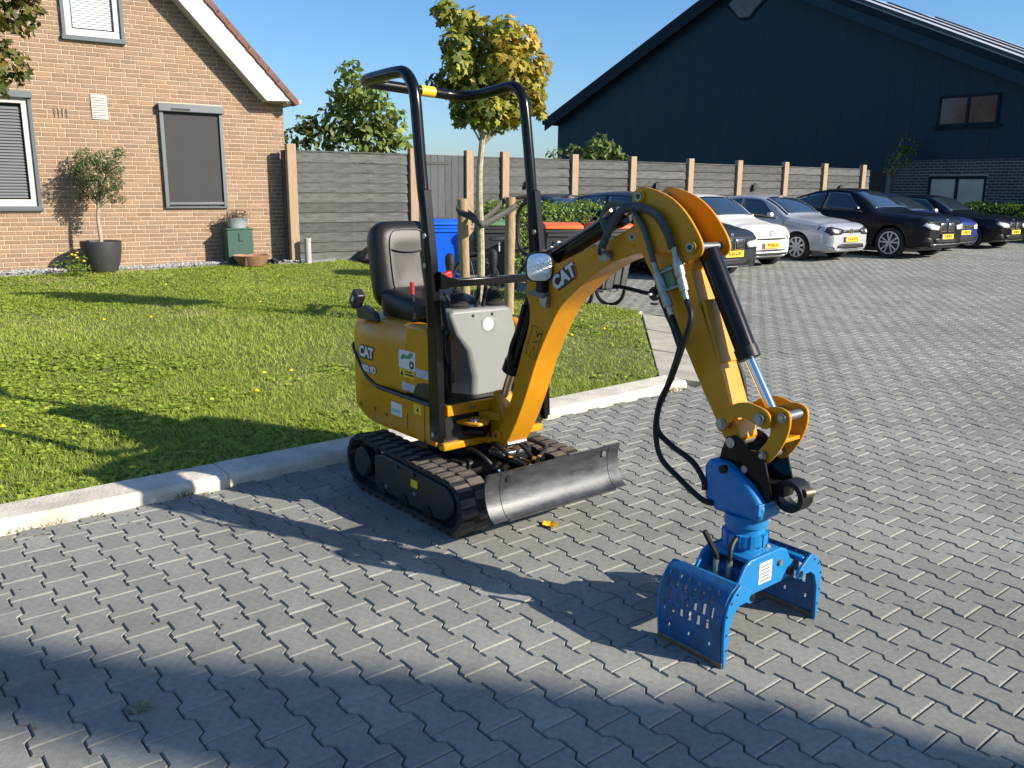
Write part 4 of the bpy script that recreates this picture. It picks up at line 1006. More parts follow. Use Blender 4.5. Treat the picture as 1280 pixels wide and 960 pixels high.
slab('seat_cushion', -1.06, 1.035, .44, .48, .13, R(-84), 'seat_vinyl', EX, -.045, bulge=.02)
MB().box(-1.30, -.84, -.21, .20, .965, 1.0).build('seat_base', 'black_plastic', EX, bevel=.01)
# belt reel and bracket at the right of the seat
br = MB().prism([(-1.35, .955), (-1.14, .955), (-1.16, 1.0), (-1.26, 1.035), (-1.36, 1.02)], -.345, -.31, 'xz').build('seat_bracket', 'black_plastic', EX, bevel=.008)
MB().obox((-1.365, -.33, 1.06), (.6, 0, .8), (0, 1, 0), (-.8, 0, .6), .05, .030, .032).build('belt_buckle', 'black_plastic', br, bevel=.010); MB().obox((-1.36, -.3615, 1.063), (.6, 0, .8), (0, 1, 0), (-.8, 0, .6), .016, .0012, .008).build('buckle_label', 'decal_white', br)
# --- roll bar: two posts with gusset plates, folded tube frame above
tubeL = [(-.572, -.362, 1.0), (-.605, -.36, 1.42), (-.648, -.36, 1.66), (-.682, -.36, 1.93), (-.70, -.36, 2.07), (-.725, -.36, 2.14), (-.785, -.36, 2.195), (-.87, -.36, 2.205), (-1.05, -.348, 2.204), (-1.18, -.335, 2.202), (-1.245, -.31, 2.20), (-1.268, -.26, 2.198), (-1.272, -.15, 2.192), (-1.272, .15, 2.180), (-1.272, .24, 2.175), (-1.245, .31, 2.172), (-1.16, .342, 2.172), (-1.02, .352, 2.182), (-.90, .36, 2.195), (-.83, .36, 2.188), (-.775, .36, 2.135), (-.752, .36, 2.06), (-.715, .36, 1.83), (-.685, .36, 1.60), (-.668, .36, 1.38), (-.62, .362, 1.0)]
rb = MB().tube(catmull(tubeL, 4), .0285, n=16).build('roll_bar', 'black_paint', EX, smooth=True)
for s, xo in ((-1, 0), (1, -.035)):
    y = s*.36
    MB().prism([(-.60+xo, .425), (-.505+xo, .43), (-.515+xo, .62), (-.538+xo, 1.05), (-.565+xo, 1.34), (-.615+xo, 1.66), (-.66+xo, 1.66), (-.645+xo, 1.34), (-.612+xo, 1.05)], y - .012, y + .012, 'xz').build('post_plate', 'black_paint', rb, bevel=.004)
    MB().prism([(-.525+xo, .45), (-.500+xo, .45), (-.532+xo, 1.05), (-.560+xo, 1.34), (-.609+xo, 1.655), (-.617+xo, 1.655), (-.575+xo, 1.34), (-.548+xo, 1.05)], y - .021, y + .021, 'xz').build('post_flange', 'black_paint', rb, bevel=.003)
    for zz in (1.30, 1.44):
        MB().cyl((-.60+xo, y - .014, zz), (-.60+xo, y - .030, zz), .014, n=6).build('bolt', 'zinc_fitting', rb)
    MB().cyl((-.55+xo, y - .014, .47), (-.55+xo, y - .028, .47), .012, n=10).build('bolt', 'zinc_fitting', rb)
MB().cyl((-1.272, .045, 2.1842), (-1.272, .135, 2.1806), .0292, n=18).build('warning_sleeve', 'decal_yellow', rb, smooth=True)
MB().box(-1.10, -1.03, -.345, -.30, 2.175, 2.235).build('beacon_bracket', 'black_satin', rb, bevel=.004); MB().tube([(-1.06, -.32, 2.235), (-1.0, -.31, 2.24)], .006, n=6).build('bracket_pin', 'black_satin', rb)
MB().tube([(-.70, .36, 1.60), (-.77, .36, 1.575), (-.80, .36, 1.52), (-.80, .36, 1.40), (-.77, .36, 1.335), (-.70, .36, 1.305)], .0115, n=8, smooth=4).build('hand_grip', 'black_plastic', rb, smooth=True)
gb = MB().box(-.560, -.520, -.350, .33, 1.195, 1.235).build('grab_rail', 'black_paint', EX, bevel=.006)
for s in (-1, 1): MB().prism([(s*.35, 1.19), (s*.25, 1.20), (s*.25, 1.235), (s*.30, 1.245), (s*.35, 1.275)], -.565, -.515, 'yz').build('rail_gusset', 'black_paint', gb, bevel=.004)
# --- swing post (castings between platform and boom)
sp = MB().prism([(-.56, -.11), (-.47, -.085), (-.40, -.075), (-.37, -.04), (-.37, .04), (-.40, .075), (-.47, .085), (-.56, .11)], .385, .42, 'xy').build('swing_post', 'cat_yellow', EX, bevel=.008)
MB().prism([(-.56, -.10), (-.47, -.075), (-.42, -.03), (-.42, .03), (-.47, .075), (-.56, .10)], .505, .545, 'xy').build('swing_lug', 'cat_yellow', sp, bevel=.008)
MB().prism([(-.53, .42), (-.40, .42), (-.385, .50), (-.43, .60), (-.47, .655), (-.50, .66), (-.515, .60)], -.05, .05, 'xz').build('swing_casting', 'cat_yellow', sp, bevel=.016)
MB().cyl((-.50, 0, .37), (-.50, 0, .565), .032, n=18).build('swing_pin', 'zinc_fitting', sp, smooth=True)
MB().prism([(-.56, -.24), (-.47, -.22), (-.43, -.19), (-.43, -.13), (-.47, -.09), (-.56, -.10)], .500, .520, 'xy').build('swing_ear', 'cat_yellow', sp, bevel=.008); MB().cyl((-.475, -.185, .515), (-.475, -.185, .535), .024, n=6).build('ear_bolt', 'pin_steel', sp)
sc = MB().cyl((-.60, -.20, .455), (-.47, -.12, .455), .028, n=14).build('swing_cylinder', 'black_paint', EX, smooth=True)
# --- boom
bw = .070
boom_p = [(-.47, .395), (-.455, .44), (-.387, .535), (-.321, .665), (-.300, .748), (-.272, .83), (-.243, .913), (-.212, .992), (-.195, 1.063), (-.200, 1.13), (-.222, 1.19), (-.215, 1.245), (-.185, 1.275), (-.165, 1.33), (-.145, 1.375), (-.11, 1.39), (-.085, 1.37), (-.055, 1.335), (.0, 1.34), (.061, 1.365), (.15, 1.40), (.236, 1.432), (.33, 1.465), (.416, 1.505), (.451, 1.525), (.485, 1.515), (.50, 1.48), (.492, 1.425), (.455, 1.405), (.338, 1.365), (.222, 1.304), (.139, 1.243), (.025, 1.150), (-.035, 1.064), (-.095, .961), (-.146, .858), (-.188, .755), (-.225, .665), (-.285, .540), (-.36, .415), (-.425, .345), (-.455, .350)]
boom = MB().prism([tuple(q) for q in catmull(boom_p, 3, True)], -bw, bw, 'xz').build('boom', 'cat_yellow', EX, bevel=.005)
for (a, b, r_, hw) in ((-.428, .437, .022, .084), (.453, 1.475, .022, .082)):
    MB().cyl((a, -hw, b), (a, hw, b), r_ + .012, n=22).build('pin_boss', 'cat_yellow', boom, bevel=.003); MB().cyl((a, -hw - .003, b), (a, hw + .003, b), r_*.72, n=18).build('pin', 'pin_steel', boom, smooth=True); MB().cyl((a, -hw - .0045, b), (a, hw + .0045, b), r_*.34, n=12).build('pin_hole', 'decal_black', boom)
MB().cyl((-.375, -.062, .40), (-.375, .062, .40), .020, n=16).build('foot_pin', 'chrome', boom, smooth=True)
cm = Matrix.Translation((.048, -.0722, 1.283)) @ Matrix.Rotation(R(90), 4, 'X') @ Matrix.Rotation(R(32), 4, 'Z')
lp = MB().prism([(-.068, -.038), (.045, -.038), (.070, -.022), (.074, .022), (.060, .040), (-.064, .036)], -.001, .001, 'xy').build('logo_plate', 'decal_black', boom); lp.matrix_local = cm
re = MB().prism([(.050, -.043), (.078, -.026), (.083, .024), (.066, .046), (.060, .040), (.074, .022), (.070, -.022), (.045, -.038)], -.0011, .0011, 'xy').build('logo_edge', 'decal_red', boom); re.matrix_local = cm
text('CAT', .080, 'decal_white', boom, cm @ Matrix.Translation((-.008, 0, .0018)), bold=.004)
wp_ = [(-.165, 1.039), (-.095, 1.018), (-.151, .87), (-.217, .90)]
MB().tube([(a, -.0708, b) for a, b in wp_], .0016, n=5, closed=True).build('warning_outline', 'decal_black', boom)
MB().tube([(-.185, -.0708, .895), (-.155, -.0708, .888), (-.158, -.0708, .935)], .0016, n=5, closed=True).build('warning_triangle', 'decal_black', boom); MB().tube([(-.175, -.0708, .955), (-.118, -.0708, .965)], .0016, n=5).build('warning_line', 'decal_black', boom)
MB().tube([(-.14, -.0708, 1.015), (-.135, -.0708, .985), (-.12, -.0708, 1.005), (-.105, -.0708, 1.0)], .003, n=5).build('warning_figure', 'decal_black', boom)
# boom cylinder behind the boom, stick cylinder above it
bc = MB().cyl((-.395, 0, .80), (-.15, 0, 1.335), .046, n=22).build('boom_cylinder', 'black_paint', EX, smooth=True)
MB().cyl((-.478, 0, .60), (-.39, 0, .81), .022, n=16).build('rod', 'chrome', bc, smooth=True); MB().cyl((-.410, 0, .767), (-.385, 0, .82), .050, n=22).build('gland', 'black_satin', bc, smooth=True)
MB().tube([(-.36, -.05, .80), (-.34, -.06, .90), (-.30, -.05, 1.0), (-.25, -.055, 1.12)], .012, n=8, smooth=4).build('hydraulic_hose', 'hose', bc, smooth=True)
scy = MB().cyl((-.125, 0, 1.335), (.315, 0, 1.555), .040, n=22).build('stick_cylinder', 'black_paint', EX, smooth=True)
MB().cyl((.315, 0, 1.555), (.48, 0, 1.632), .020, n=16).build('rod', 'chrome', scy, smooth=True); MB().cyl((.29, 0, 1.5425), (.325, 0, 1.560), .044, n=22).build('gland', 'black_satin', scy, smooth=True)
MB().cyl((-.125, -.06, 1.35), (-.125, .06, 1.35), .030, n=16).build('cylinder_eye', 'cat_yellow', scy, smooth=True)
MB().tube([(-.09, -.045, 1.385), (.05, -.05, 1.45), (.18, -.05, 1.51), (.26, -.05, 1.555)], .006, n=6, smooth=4).build('steel_pipe', 'zinc_fitting', scy, smooth=True)
for k, s in enumerate((-.03, .02, .33)): MB().cyl((-.06 + s, -.055, 1.40 + s*.5), (-.03 + s, -.055, 1.415 + s*.5), .012, n=8).build('pipe_fitting', 'zinc_fitting', scy, smooth=True)
# --- work light
wl_c = Vector((-.075, -.118, 1.318)); wd = Vector((.80, -.58, .03)).normalized(); wu = Vector((0, 0, 1)); wr = wd.cross(wu).normalized(); wu = wr.cross(wd)
def sq_ring(r_, d, e=.62):
    out = []
    for i in range(28):
        a = 2*math.pi*i/28; ca, sa = math.cos(a), math.sin(a); out.append(tuple(wl_c + wd*d + wr*(math.copysign(abs(ca)**e, ca)*r_) + wu*(math.copysign(abs(sa)**e, sa)*r_*1.08)))
    return out
wl = MB().loft([sq_ring(.030, -.06), sq_ring(.052, -.045), sq_ring(.063, -.012), sq_ring(.063, .012), sq_ring(.058, .016)]).build('work_light', 'black_plastic', EX, smooth=True)
MB().loft([sq_ring(.0565, .012), sq_ring(.0565, .018), sq_ring(.045, .024), sq_ring(.02, .027)]).build('lens', 'lens', wl, smooth=True, ang=60)
MB().box(-.10, -.06, -.115, -.06, 1.20, 1.262).build('lamp_bracket', 'black_satin', wl, bevel=.004); MB().prism([(-.165, 1.185), (-.12, 1.215), (-.045, 1.20), (-.06, 1.175), (-.10, 1.18)], -.11, -.072, 'xz').build('lamp_foot', 'alu_grey', wl, bevel=.003); MB().prism([(-.10, 1.19), (-.045, 1.185), (-.05, 1.13), (-.085, 1.14)], -.10, -.072, 'xz').build('lamp_clamp', 'zinc_fitting', wl, bevel=.003)
# --- stick (dipper) with curved head plates
sw_ = .056
stick_p = [(.452, 1.60), (.470, 1.43), (.500, 1.385), (.619, 1.225), (.737, 1.045), (.83, .900), (.902, .795), (.935, .745), (.965, .715), (1.0, .718), (1.015, .75), (1.0, .80), (.961, .868), (.914, .979), (.850, 1.114), (.782, 1.251), (.735, 1.36), (.755, 1.41), (.70, 1.48), (.60, 1.585), (.50, 1.64)]
stick = MB().prism(stick_p, -sw_, sw_, 'xz').build('stick', 'cat_yellow', EX, bevel=.005)
head = [(.450, 1.62), (.460, 1.655), (.495, 1.672), (.563, 1.663), (.650, 1.632), (.718, 1.585), (.769, 1.530), (.804, 1.480), (.815, 1.445), (.80, 1.418), (.765, 1.405), (.735, 1.385), (.70, 1.42), (.60, 1.42), (.52, 1.415), (.475, 1.44), (.462, 1.53)]
head = [tuple(q) for q in catmull(head, 4, True)]
for y in (-.088, .076): MB().prism(head, y, y + .012, 'xz').build('head_plate', 'cat_yellow', stick, bevel=.003)
for (a, b) in ((.495, 1.635), (.766, 1.451)):
    for s in (-1, 1):
        MB().cyl((a, s*.086, b), (a, s*.100, b), .026, n=22).build('pin_boss', 'cat_yellow', stick, bevel=.002); MB().cyl((a, s*.098, b), (a, s*.104, b), .018, n=18).build('pin', 'pin_steel', stick); MB().cyl((a, s*.1035, b), (a, s*.1055, b), .010, n=14).build('pin_hole', 'decal_black', stick)
    MB().cyl((a, -.086, b), (a, .086, b), .016, n=14).build('pin_shaft', 'pin_steel', stick, smooth=True)
MB().prism([(.80, 1.245), (.895, 1.018), (.905, 1.025), (.812, 1.255)], -.058, .058, 'xz').build('wear_plate', 'cat_yellow', stick, bevel=.002)
# bucket cylinder along the stick
kc = MB().cyl((.775, 0, 1.435), (.985, 0, 1.060), .041, n=22).build('bucket_cylinder', 'black_paint', EX, smooth=True)
MB().cyl((.985, 0, 1.060), (1.105, 0, .875), .019, n=16).build('rod', 'chrome', kc, smooth=True); MB().cyl((.970, 0, 1.086), (.992, 0, 1.048), .045, n=22).build('gland', 'black_satin', kc, smooth=True); MB().cyl((1.12, -.035, .857), (1.12, .035, .857), .030, n=18).build('rod_eye', 'black_satin', kc, smooth=True)
MB().tube([(.76, .05, 1.36), (.79, .075, 1.20), (.83, .08, 1.10), (.88, .07, 1.04)], .010, n=8, smooth=5).build('hydraulic_hose', 'hose', kc, smooth=True); MB().tube([(.79, .085, 1.20), (.86, .09, 1.03), (.905, .09, .95), (.925, .088, .86)], .010, n=8, smooth=5).build('hydraulic_hose', 'hose', kc, smooth=True)
# linkage
lA = [(.930, .795), (.938, .83), (.965, .862), (1.01, .892), (1.06, .905), (1.11, .900), (1.15, .885), (1.165, .85), (1.145, .822), (1.105, .830), (1.05, .845), (1.00, .83), (.978, .80), (.966, .775), (.943, .772)]
lB = [(1.085, .87), (1.12, .893), (1.17, .905), (1.215, .892), (1.222, .845), (1.212, .80), (1.19, .75), (1.155, .70), (1.125, .680), (1.098, .695), (1.10, .725), (1.13, .765), (1.145, .81), (1.13, .835)]
lA = [tuple(q) for q in catmull(lA, 3, True)]; lB = [tuple(q) for q in catmull(lB, 3, True)]
lk = MB().prism(lA, -.094, -.082, 'xz').prism(lA, .082, .094, 'xz').build('tipping_link', 'cat_yellow', EX, bevel=.003)
lk2 = MB().prism(lB, -.062, -.050, 'xz').prism(lB, .050, .062, 'xz').prism([(1.13, .77), (1.20, .775), (1.20, .79), (1.13, .785)], -.05, .05, 'xz').build('guide_link', 'cat_yellow', EX, bevel=.003)
for (a, b, hw, r_) in ((.953, .803, .100, .022), (1.12, .857, .104, .022), (1.125, .715, .075, .018), (1.19, .870, .070, .018)):
    MB().cyl((a, -hw, b), (a, hw, b), r_, n=18).build('link_pin', 'pin_steel', lk, smooth=True); MB().cyl((a, -hw - .004, b), (a, hw + .004, b), r_*.6, n=14).build('pin_cap', 'zinc_fitting', lk)
# quick coupler
cpl = [(.935, .63), (.950, .70), (.968, .752), (1.0, .765), (1.035, .755), (1.075, .725), (1.12, .728), (1.14, .70), (1.18, .575), (1.172, .545), (1.150, .538), (1.06, .60), (1.0, .612)]
qc = MB().prism(cpl, -.078, -.066, 'xz').prism(cpl, .066, .078, 'xz').prism([(1.0, .60), (1.17, .545), (1.175, .565), (1.01, .64)], -.066, .066, 'xz').build('quick_coupler', 'black_paint', EX, bevel=.003)
for (a, b, r_) in ((.990, .735, .020), (1.06, .648, .014)):
    MB().cyl((a, -.084, b), (a, .084, b), r_, n=16).build('coupler_pin', 'zinc_fitting', qc, smooth=True)
hk = [(.060*math.cos(t), .060*math.sin(t)) for t in np.linspace(0, 2*math.pi, 28, endpoint=False)]; hi = [(.040*math.cos(t), .040*math.sin(t)) for t in np.linspace(0, 2*math.pi, 28, endpoint=False)]
hm = MB(); n = 28; vs = [(1.222 + a, y, .575 + b) for y in (-.035, .035) for rg in (hk, hi) for a, b in rg]; fs = []
for i in range(n):
    j = (i+1) % n; fs += [(i, j, 2*n+j, 2*n+i), (n+i, n+j, 3*n+j, 3*n+i), (i, n+i, n+j, j), (2*n+i, 2*n+j, 3*n+j, 3*n+i)]
hm.add(vs, fs); hm.obox((1.165, 0, .585), (1, 0, .1), (0, 1, 0), (-.1, 0, 1), .035, .03, .022); hm.build('coupler_hook', 'black_satin', qc, smooth=True, ang=40)
MB().cyl((1.275, -.02, .60), (1.285, .02, .60), .016, n=12).build('hook_bush', 'edge_steel', qc, smooth=True)
# --- hoses over the boom-stick joint
def hose(pts, y, r_=.012, name='hydraulic_hose', m='hose', ys=None, par=EX):
    P = [(a, (ys[i] if ys else y), b) for i, (a, b) in enumerate(pts)]
    return MB().tube(P, r_, n=10, smooth=7).build(name, m, par, smooth=True)
ch = [(.690, 1.445), (.657, 1.509), (.595, 1.570), (.507, 1.594), (.435, 1.586), (.382, 1.545), (.338, 1.476), (.311, 1.42), (.318, 1.40)]
P = catmull([np.array([a, -.112, b]) for a, b in ch], 22); rr_ = [.0165 + .002*math.sin(i*1.9) for i in range(len(P))]
MB().tube(P, rr_, n=10).build('corrugated_sleeve', 'hose_sleeve', EX, smooth=True)
hose([(.327, 1.489), (.301, 1.549), (.341, 1.597), (.407, 1.605), (.463, 1.586), (.481, 1.573), (.529, 1.516), (.567, 1.447), (.592, 1.385)], -.104, .012, m='hose_sleeve')
MB().cyl((.318, -.07, 1.392), (.318, -.112, 1.392), .022, n=18).build('hose_swivel', 'pin_steel', EX, smooth=True); MB().cyl((.318, -.112, 1.40), (.314, -.112, 1.45), .013, n=12).build('hose_ferrule', 'zinc_fitting', EX, smooth=True)
def coupling(a0, b0, a1, b1, y):
    q = MB(); d = np.array([a1 - a0, b1 - b0])
    for t0, t1, r_ in ((0, .22, .013), (.22, .30, .018), (.30, .56, .021), (.56, .62, .017), (.62, .84, .019), (.84, 1, .012)):
        q.cyl((a0 + d[0]*t0, y, b0 + d[1]*t0), (a0 + d[0]*t1, y, b0 + d[1]*t1), r_, n=14)
    q.build('quick_release_coupling', 'zinc_fitting', EX, smooth=True, ang=40)
coupling(.585, 1.385, .690, 1.185, -.098); coupling(.690, 1.45, .765, 1.255, -.106)
MB().obox((.655, -.078, 1.325), (.45, 0, -.89), (0, 1, 0), (.89, 0, .45), .045, .012, .030).build('coupling_bracket', 'bin_green', EX, bevel=.004)
for t in (-.03, .05): MB().tube([(.60 + t*.2, -.095, 1.30 - t), (.66, -.10, 1.33 - t), (.74, -.10, 1.36 - t)], .005, n=6).build('bracket_wire', 'zinc_fitting', EX)
hose([(.765, 1.255), (.812, 1.19), (.785, 1.074), (.742, .946), (.692, .84), (.677, .725), (.710, .62), (.801, .558), (.905, .500), (.955, .492)], 0, .0115, ys=[-.106, -.13, -.14, -.145, -.145, -.145, -.145, -.14, -.13, -.12])
hose([(.690, 1.185), (.735, 1.13), (.757, 1.07), (.711, .911), (.668, .804), (.672, .72), (.742, .675), (.848, .632), (.905, .575), (.915, .535)], 0, .0115, ys=[-.098, -.115, -.12, -.125, -.125, -.125, -.125, -.12, -.12, -.12])
hose([(.51, 1.40), (.505, 1.33), (.525, 1.24), (.58, 1.17), (.66, 1.14), (.73, 1.06)], 0, .009, ys=[.04, .03, .03, .0, -.06, -.09])
for k in range(3): MB().cyl((.742 - .022*k, -.150, .955 - .05*k), (.735 - .022*k, -.118, .94 - .05*k), .004, n=6).build('cable_tie', 'black_plastic', EX)

# ------------------------------------------------------------------ blue sorting grab hanging from the coupler
GC = np.array([.257, 3.93]) + A2*1.066 + B2*(-.055)
GR = thing('sorting_grab', 'blue perforated two-shell sorting grab hanging from the excavator arm', 'grab', (GC[0], GC[1], 0), math.atan2(A2[1], A2[0]))
hp = [(-.164, .632), (-.155, .50), (-.10, .465), (.095, .472), (.106, .53), (.04, .60), (-.04, .645), (-.075, .662), (-.145, .662)]
hd = MB().prism(hp, -.062, .075, 'xz').build('adapter_head', 'grab_blue', GR, bevel=.014)
MB().cyl((-.07, -.075, .64), (-.07, .09, .64), .016, n=14).build('head_pin', 'black_satin', hd, smooth=True); MB().box(.075, .10, -.072, .08, .50, .545).build('stop_block', 'grab_blue', hd, bevel=.003)
rot = MB().lathe([(.0, .475), (.082, .475), (.082, .435), (.070, .43), (.070, .41), (.084, .405), (.084, .365), (.070, .36), (.070, .345), (.082, .34), (.082, .325), (.0, .325)], (0, 0, 0), 36).build('rotator', 'grab_blue', GR, smooth=True, ang=30)
for k in range(10):
    t = 2*math.pi*k/10; MB().obox((.081*math.cos(t), .081*math.sin(t), .385), (math.cos(t), math.sin(t), 0), (-math.sin(t), math.cos(t), 0), (0, 0, 1), .006, .008, .024).build('rotator_rib', 'grab_blue', rot)
MB().lathe([(.055, .345), (.055, .30), (.0, .30)], (0, 0, 0), 24).build('neck', 'grab_blue', GR, smooth=True)
yk = [(-.185, .205), (-.195, .25), (-.165, .272), (-.13, .325), (-.095, .340), (.095, .340), (.13, .325), (.165, .272), (.195, .25), (.185, .205), (.10, .198), (-.10, .198)]
for x0 in (.088, -.102): MB().prism(yk, x0, x0 + .014, 'yz').build('yoke_plate', 'grab_blue', GR, bevel=.004)
MB().box(-.088, .088, -.095, .095, .318, .338).build('yoke_top', 'grab_blue', GR, bevel=.004); MB().box(-.07, .07, -.115, .115, .215, .29).build('cylinder_housing', 'grab_blue_worn_shade', GR, bevel=.02)
MB().prism([(-.045, .228), (.035, .228), (.035, .312), (-.045, .312)], .1022, .1036, 'yz').build('type_plate', 'decal_white', GR); 
for k in range(5): MB().box(.1037, .1041, -.038, .028 - .006*(k % 2), .238 + k*.014, .243 + k*.014).build('plate_print', 'alu_grey', GR)
for (y, z) in ((-.155, .232), (.155, .232)): MB().cyl((-.112, y, z), (.112, y, z), .018, n=16).build('hinge_pin', 'black_satin', GR, smooth=True)
MB().cyl((.102, .085, .285), (.112, .085, .285), .012, n=10).build('grease_nipple', 'zinc_fitting', GR)
# shells
prof_sh = [(-.225, .296), (-.262, .275), (-.292, .238), (-.306, .185), (-.308, .12), (-.304, .06), (-.298, .004)]
cres = [(-.150, .252), (-.165, .262), (-.20, .285), (-.228, .298), (-.262, .276), (-.292, .238), (-.306, .185), (-.308, .12), (-.304, .06), (-.299, .0), (-.285, .0), (-.283, .06), (-.276, .15), (-.256, .20), (-.225, .222), (-.185, .222), (-.165, .210), (-.145, .215), (-.135, .232)]
for s in (1, -1):
    pp = catmull([np.array(p) for p in prof_sh], 7); ns = len(pp); nf = 58
    xs_ = np.linspace(-.142, .142, nf + 1)
    mb = MB(); vs = [(xx, s*p[0], p[1]) for p in pp for xx in xs_]; fs = []
    W = nf + 1
    rowsz = [(12, 16, 4), (17, 22, 0), (23, 27, 4)]
    for i in range(ns - 1):
        for j in range(nf):
            hole = False
            for (r0, r1, off) in rowsz:
                if r0 <= i < r1 and 4 < j < nf - 5 and (j + off) % 8 in (0, 1, 2)[:2 if r0 in (8, 27) else 3] and j < nf - 8: hole = True
            if i in (32, 33) and (j % 19) in (9, 10): hole = True
            if i in (8, 9) and (j % 9) in (4, 5): hole = True
            if not hole: fs.append((i*W + j, i*W + j + 1, (i+1)*W + j + 1, (i+1)*W + j))
    mb.add(vs, fs); sh = mb.build('shell', 'grab_blue_worn_shade', GR, smooth=True, solid=.007)
    for x0 in (.142, -.154): 
        cr = MB().prism([(s*a, b) for a, b in cres], x0, x0 + .012, 'yz').build('shell_side', 'grab_blue', sh, bevel=.002)
        for (a, b) in ((-.297, .20), (-.296, .13), (-.292, .07), (-.275, .245), (-.245, .27)): MB().cyl((x0 - .001 if x0 < 0 else x0 + .011, s*a, b), (x0 + .001 if x0 < 0 else x0 + .0135, s*a, b), .0045, n=8).build('rivet_hole', 'decal_black', cr)
        MB().cyl((x0 - .002, s*-.155, .232), (x0 + .014, s*-.155, .232), .014, n=14).build('hinge_bush', 'black_satin', cr)
    MB().box(-.15, .15, min(s*-.306, s*-.290), max(s*-.306, s*-.290), -.002, .022).build('cutting_edge', 'edge_steel', sh, bevel=.003)
    MB().box(-.135, .135, min(s*-.232, s*-.19), max(s*-.232, s*-.19), .262, .284).build('shell_rib', 'grab_blue', sh, bevel=.004)
# hoses on the grab
for (pts) in (((.03, -.13, .285), (.03, -.13, .34), (.02, -.10, .385), (.02, -.03, .41), (.055, .03, .385), (.06, .05, .345)), ((-.01, -.155, .285), (-.01, -.155, .335), (-.03, -.17, .385), (-.05, -.185, .43))):
    MB().tube(pts, .010, n=8, smooth=6).build('grab_hose', 'hose', GR, smooth=True)
for (a, b) in ((.03, -.13), (-.01, -.155)): MB().cyl((a, b, .262), (a, b, .325), .012, n=10).build('hose_ferrule', 'zinc_fitting', GR, smooth=True)
MB().cyl((.06, .04, .35), (.06, .065, .335), .013, n=10).build('hose_elbow', 'zinc_fitting', GR, smooth=True)
# ------------------------------------------------------------------ vegetation
def cards(C, Nrm, size, outline, colf, jitter=.5, rng=RNG, droop=0.0, curl=.15):
    # leaves with a given 2-D outline (fan), centred at C, facing Nrm (jittered)
    n = len(C); k = len(outline); Nn = Nrm + rng.normal(0, jitter, (n, 3)); Nn /= np.linalg.norm(Nn, axis=1)[:, None]
    t = rng.normal(0, 1, (n, 3)); t[:, 2] -= droop; t -= Nn*np.sum(t*Nn, 1)[:, None]; t /= np.linalg.norm(t, axis=1)[:, None]; b = np.cross(Nn, t)
    s = size*rng.uniform(.65, 1.25, n); o = np.array(outline)
    V = np.zeros((n, k + 1, 3)); V[:, 0] = C
    for i in range(k):
        rad = np.hypot(*o[i]); V[:, i+1] = C + (t*o[i, 0] + b*o[i, 1])*s[:, None] - Nn*(s*rad*rad*curl*rng.uniform(.3, 1.6, n))[:, None]
    base = np.arange(n)[:, None]*(k + 1)
    F = np.concatenate([base + np.array([[0, i + 1, (i + 1) % k + 1]]) for i in range(k)])
    col = colf(C); V = V.reshape(-1, 3); return V, F, np.repeat(col[:, None, :], k + 1, 1).reshape(-1, 3)
MAPLE = []
for i in range(5):
    a = R(-110 + 55*i); l = (.40, .50, .56, .50, .40)[i]
    MAPLE += [(l*math.cos(a), l*math.sin(a)), (.30*math.cos(a + R(27)), .30*math.sin(a + R(27)))]
MAPLE = MAPLE[:-1] + [(-.12, .10), (-.14, 0), (-.12, -.10)]
OVAL = [(-.5, 0), (-.15, -.24), (.25, -.2), (.5, 0), (.25, .2), (-.15, .24)]
NARROW = [(-.5, 0), (0, -.13), (.5, 0), (0, .13)]
def clump_pts(clumps, dens, rng=RNG):
    P, Nn = [], []
    for (x, y, z, r) in clumps:
        n = int(dens*r*r)
        d = rng.normal(0, 1, (n, 3)); d /= np.linalg.norm(d, axis=1)[:, None]; rad = r*rng.uniform(.25, 1.0, n)**.5
        P.append(np.array([x, y, z]) + d*rad[:, None]*np.array([1, 1, .92])); q = d.copy(); q[:, 2] += .45; Nn.append(q)
    return np.concatenate(P), np.concatenate(Nn)
def tree(name, label, cat, base, clumps, dens, size, outline, colf, trunk_r, trunk_m, fork_z, group=None, jitter=.55, droop=.6, limbs=True):
    e = thing(name, label, cat, base, 0, group)
    top = max(c[2] for c in clumps); cx = sum(c[0] for c in clumps)/len(clumps); cy = sum(c[1] for c in clumps)/len(clumps)
    MB().tube([(0, 0, -.1), (.01, 0, fork_z*.4), (-.01, .005, fork_z*.75), (cx*.3, cy*.3, fork_z), (cx*.6, cy*.6, fork_z + (top - fork_z)*.6)], [trunk_r*1.15, trunk_r, trunk_r*.85, trunk_r*.75, trunk_r*.25], n=10, smooth=4).build('trunk', trunk_m, e, smooth=True)
    if limbs:
        m = MB()
        for (x, y, z, r) in clumps:
            z0 = fork_z + (z - fork_z)*.25
            m.tube([(cx*.3, cy*.3, max(fork_z*.9, z0 - .2)), (x*.5, y*.5, (z0 + z)/2), (x, y, z)], [trunk_r*.35, trunk_r*.22, trunk_r*.10], n=6, smooth=2)
        m.build('branch', trunk_m, e, smooth=True)
    P, Nn = clump_pts(clumps, dens); V, F, C = cards(P, Nn, size, outline, colf, jitter, droop=droop)
    me = mesh_np('crown', V, F, C); me.materials.append(MATS['leaf']); link('crown', me, e); return e
def maple_col(P):
    n = len(P); a = np.clip(.37 + P[:, 0]*.55 + (P[:, 2] - 2.9)*.22 + RNG.normal(0, .25, n), 0, 1)[:, None]
    g = np.array([.10, .16, .03]); yl = np.array([.40, .38, .05]); orr = np.array([.52, .32, .06])
    c = np.where(a < .55, g + (yl - g)*(a/.55), yl + (orr - yl)*((a - .55)/.45)); return c*RNG.uniform(.65, 1.25, n)[:, None]
TB = (-.365, 9.62)
def mc(px, py, r, dy=0.0): return ((px - 597)/111., dy, 2.80 + (86 - py)*(.98 if py < 86 else .70)/111., r*.95)
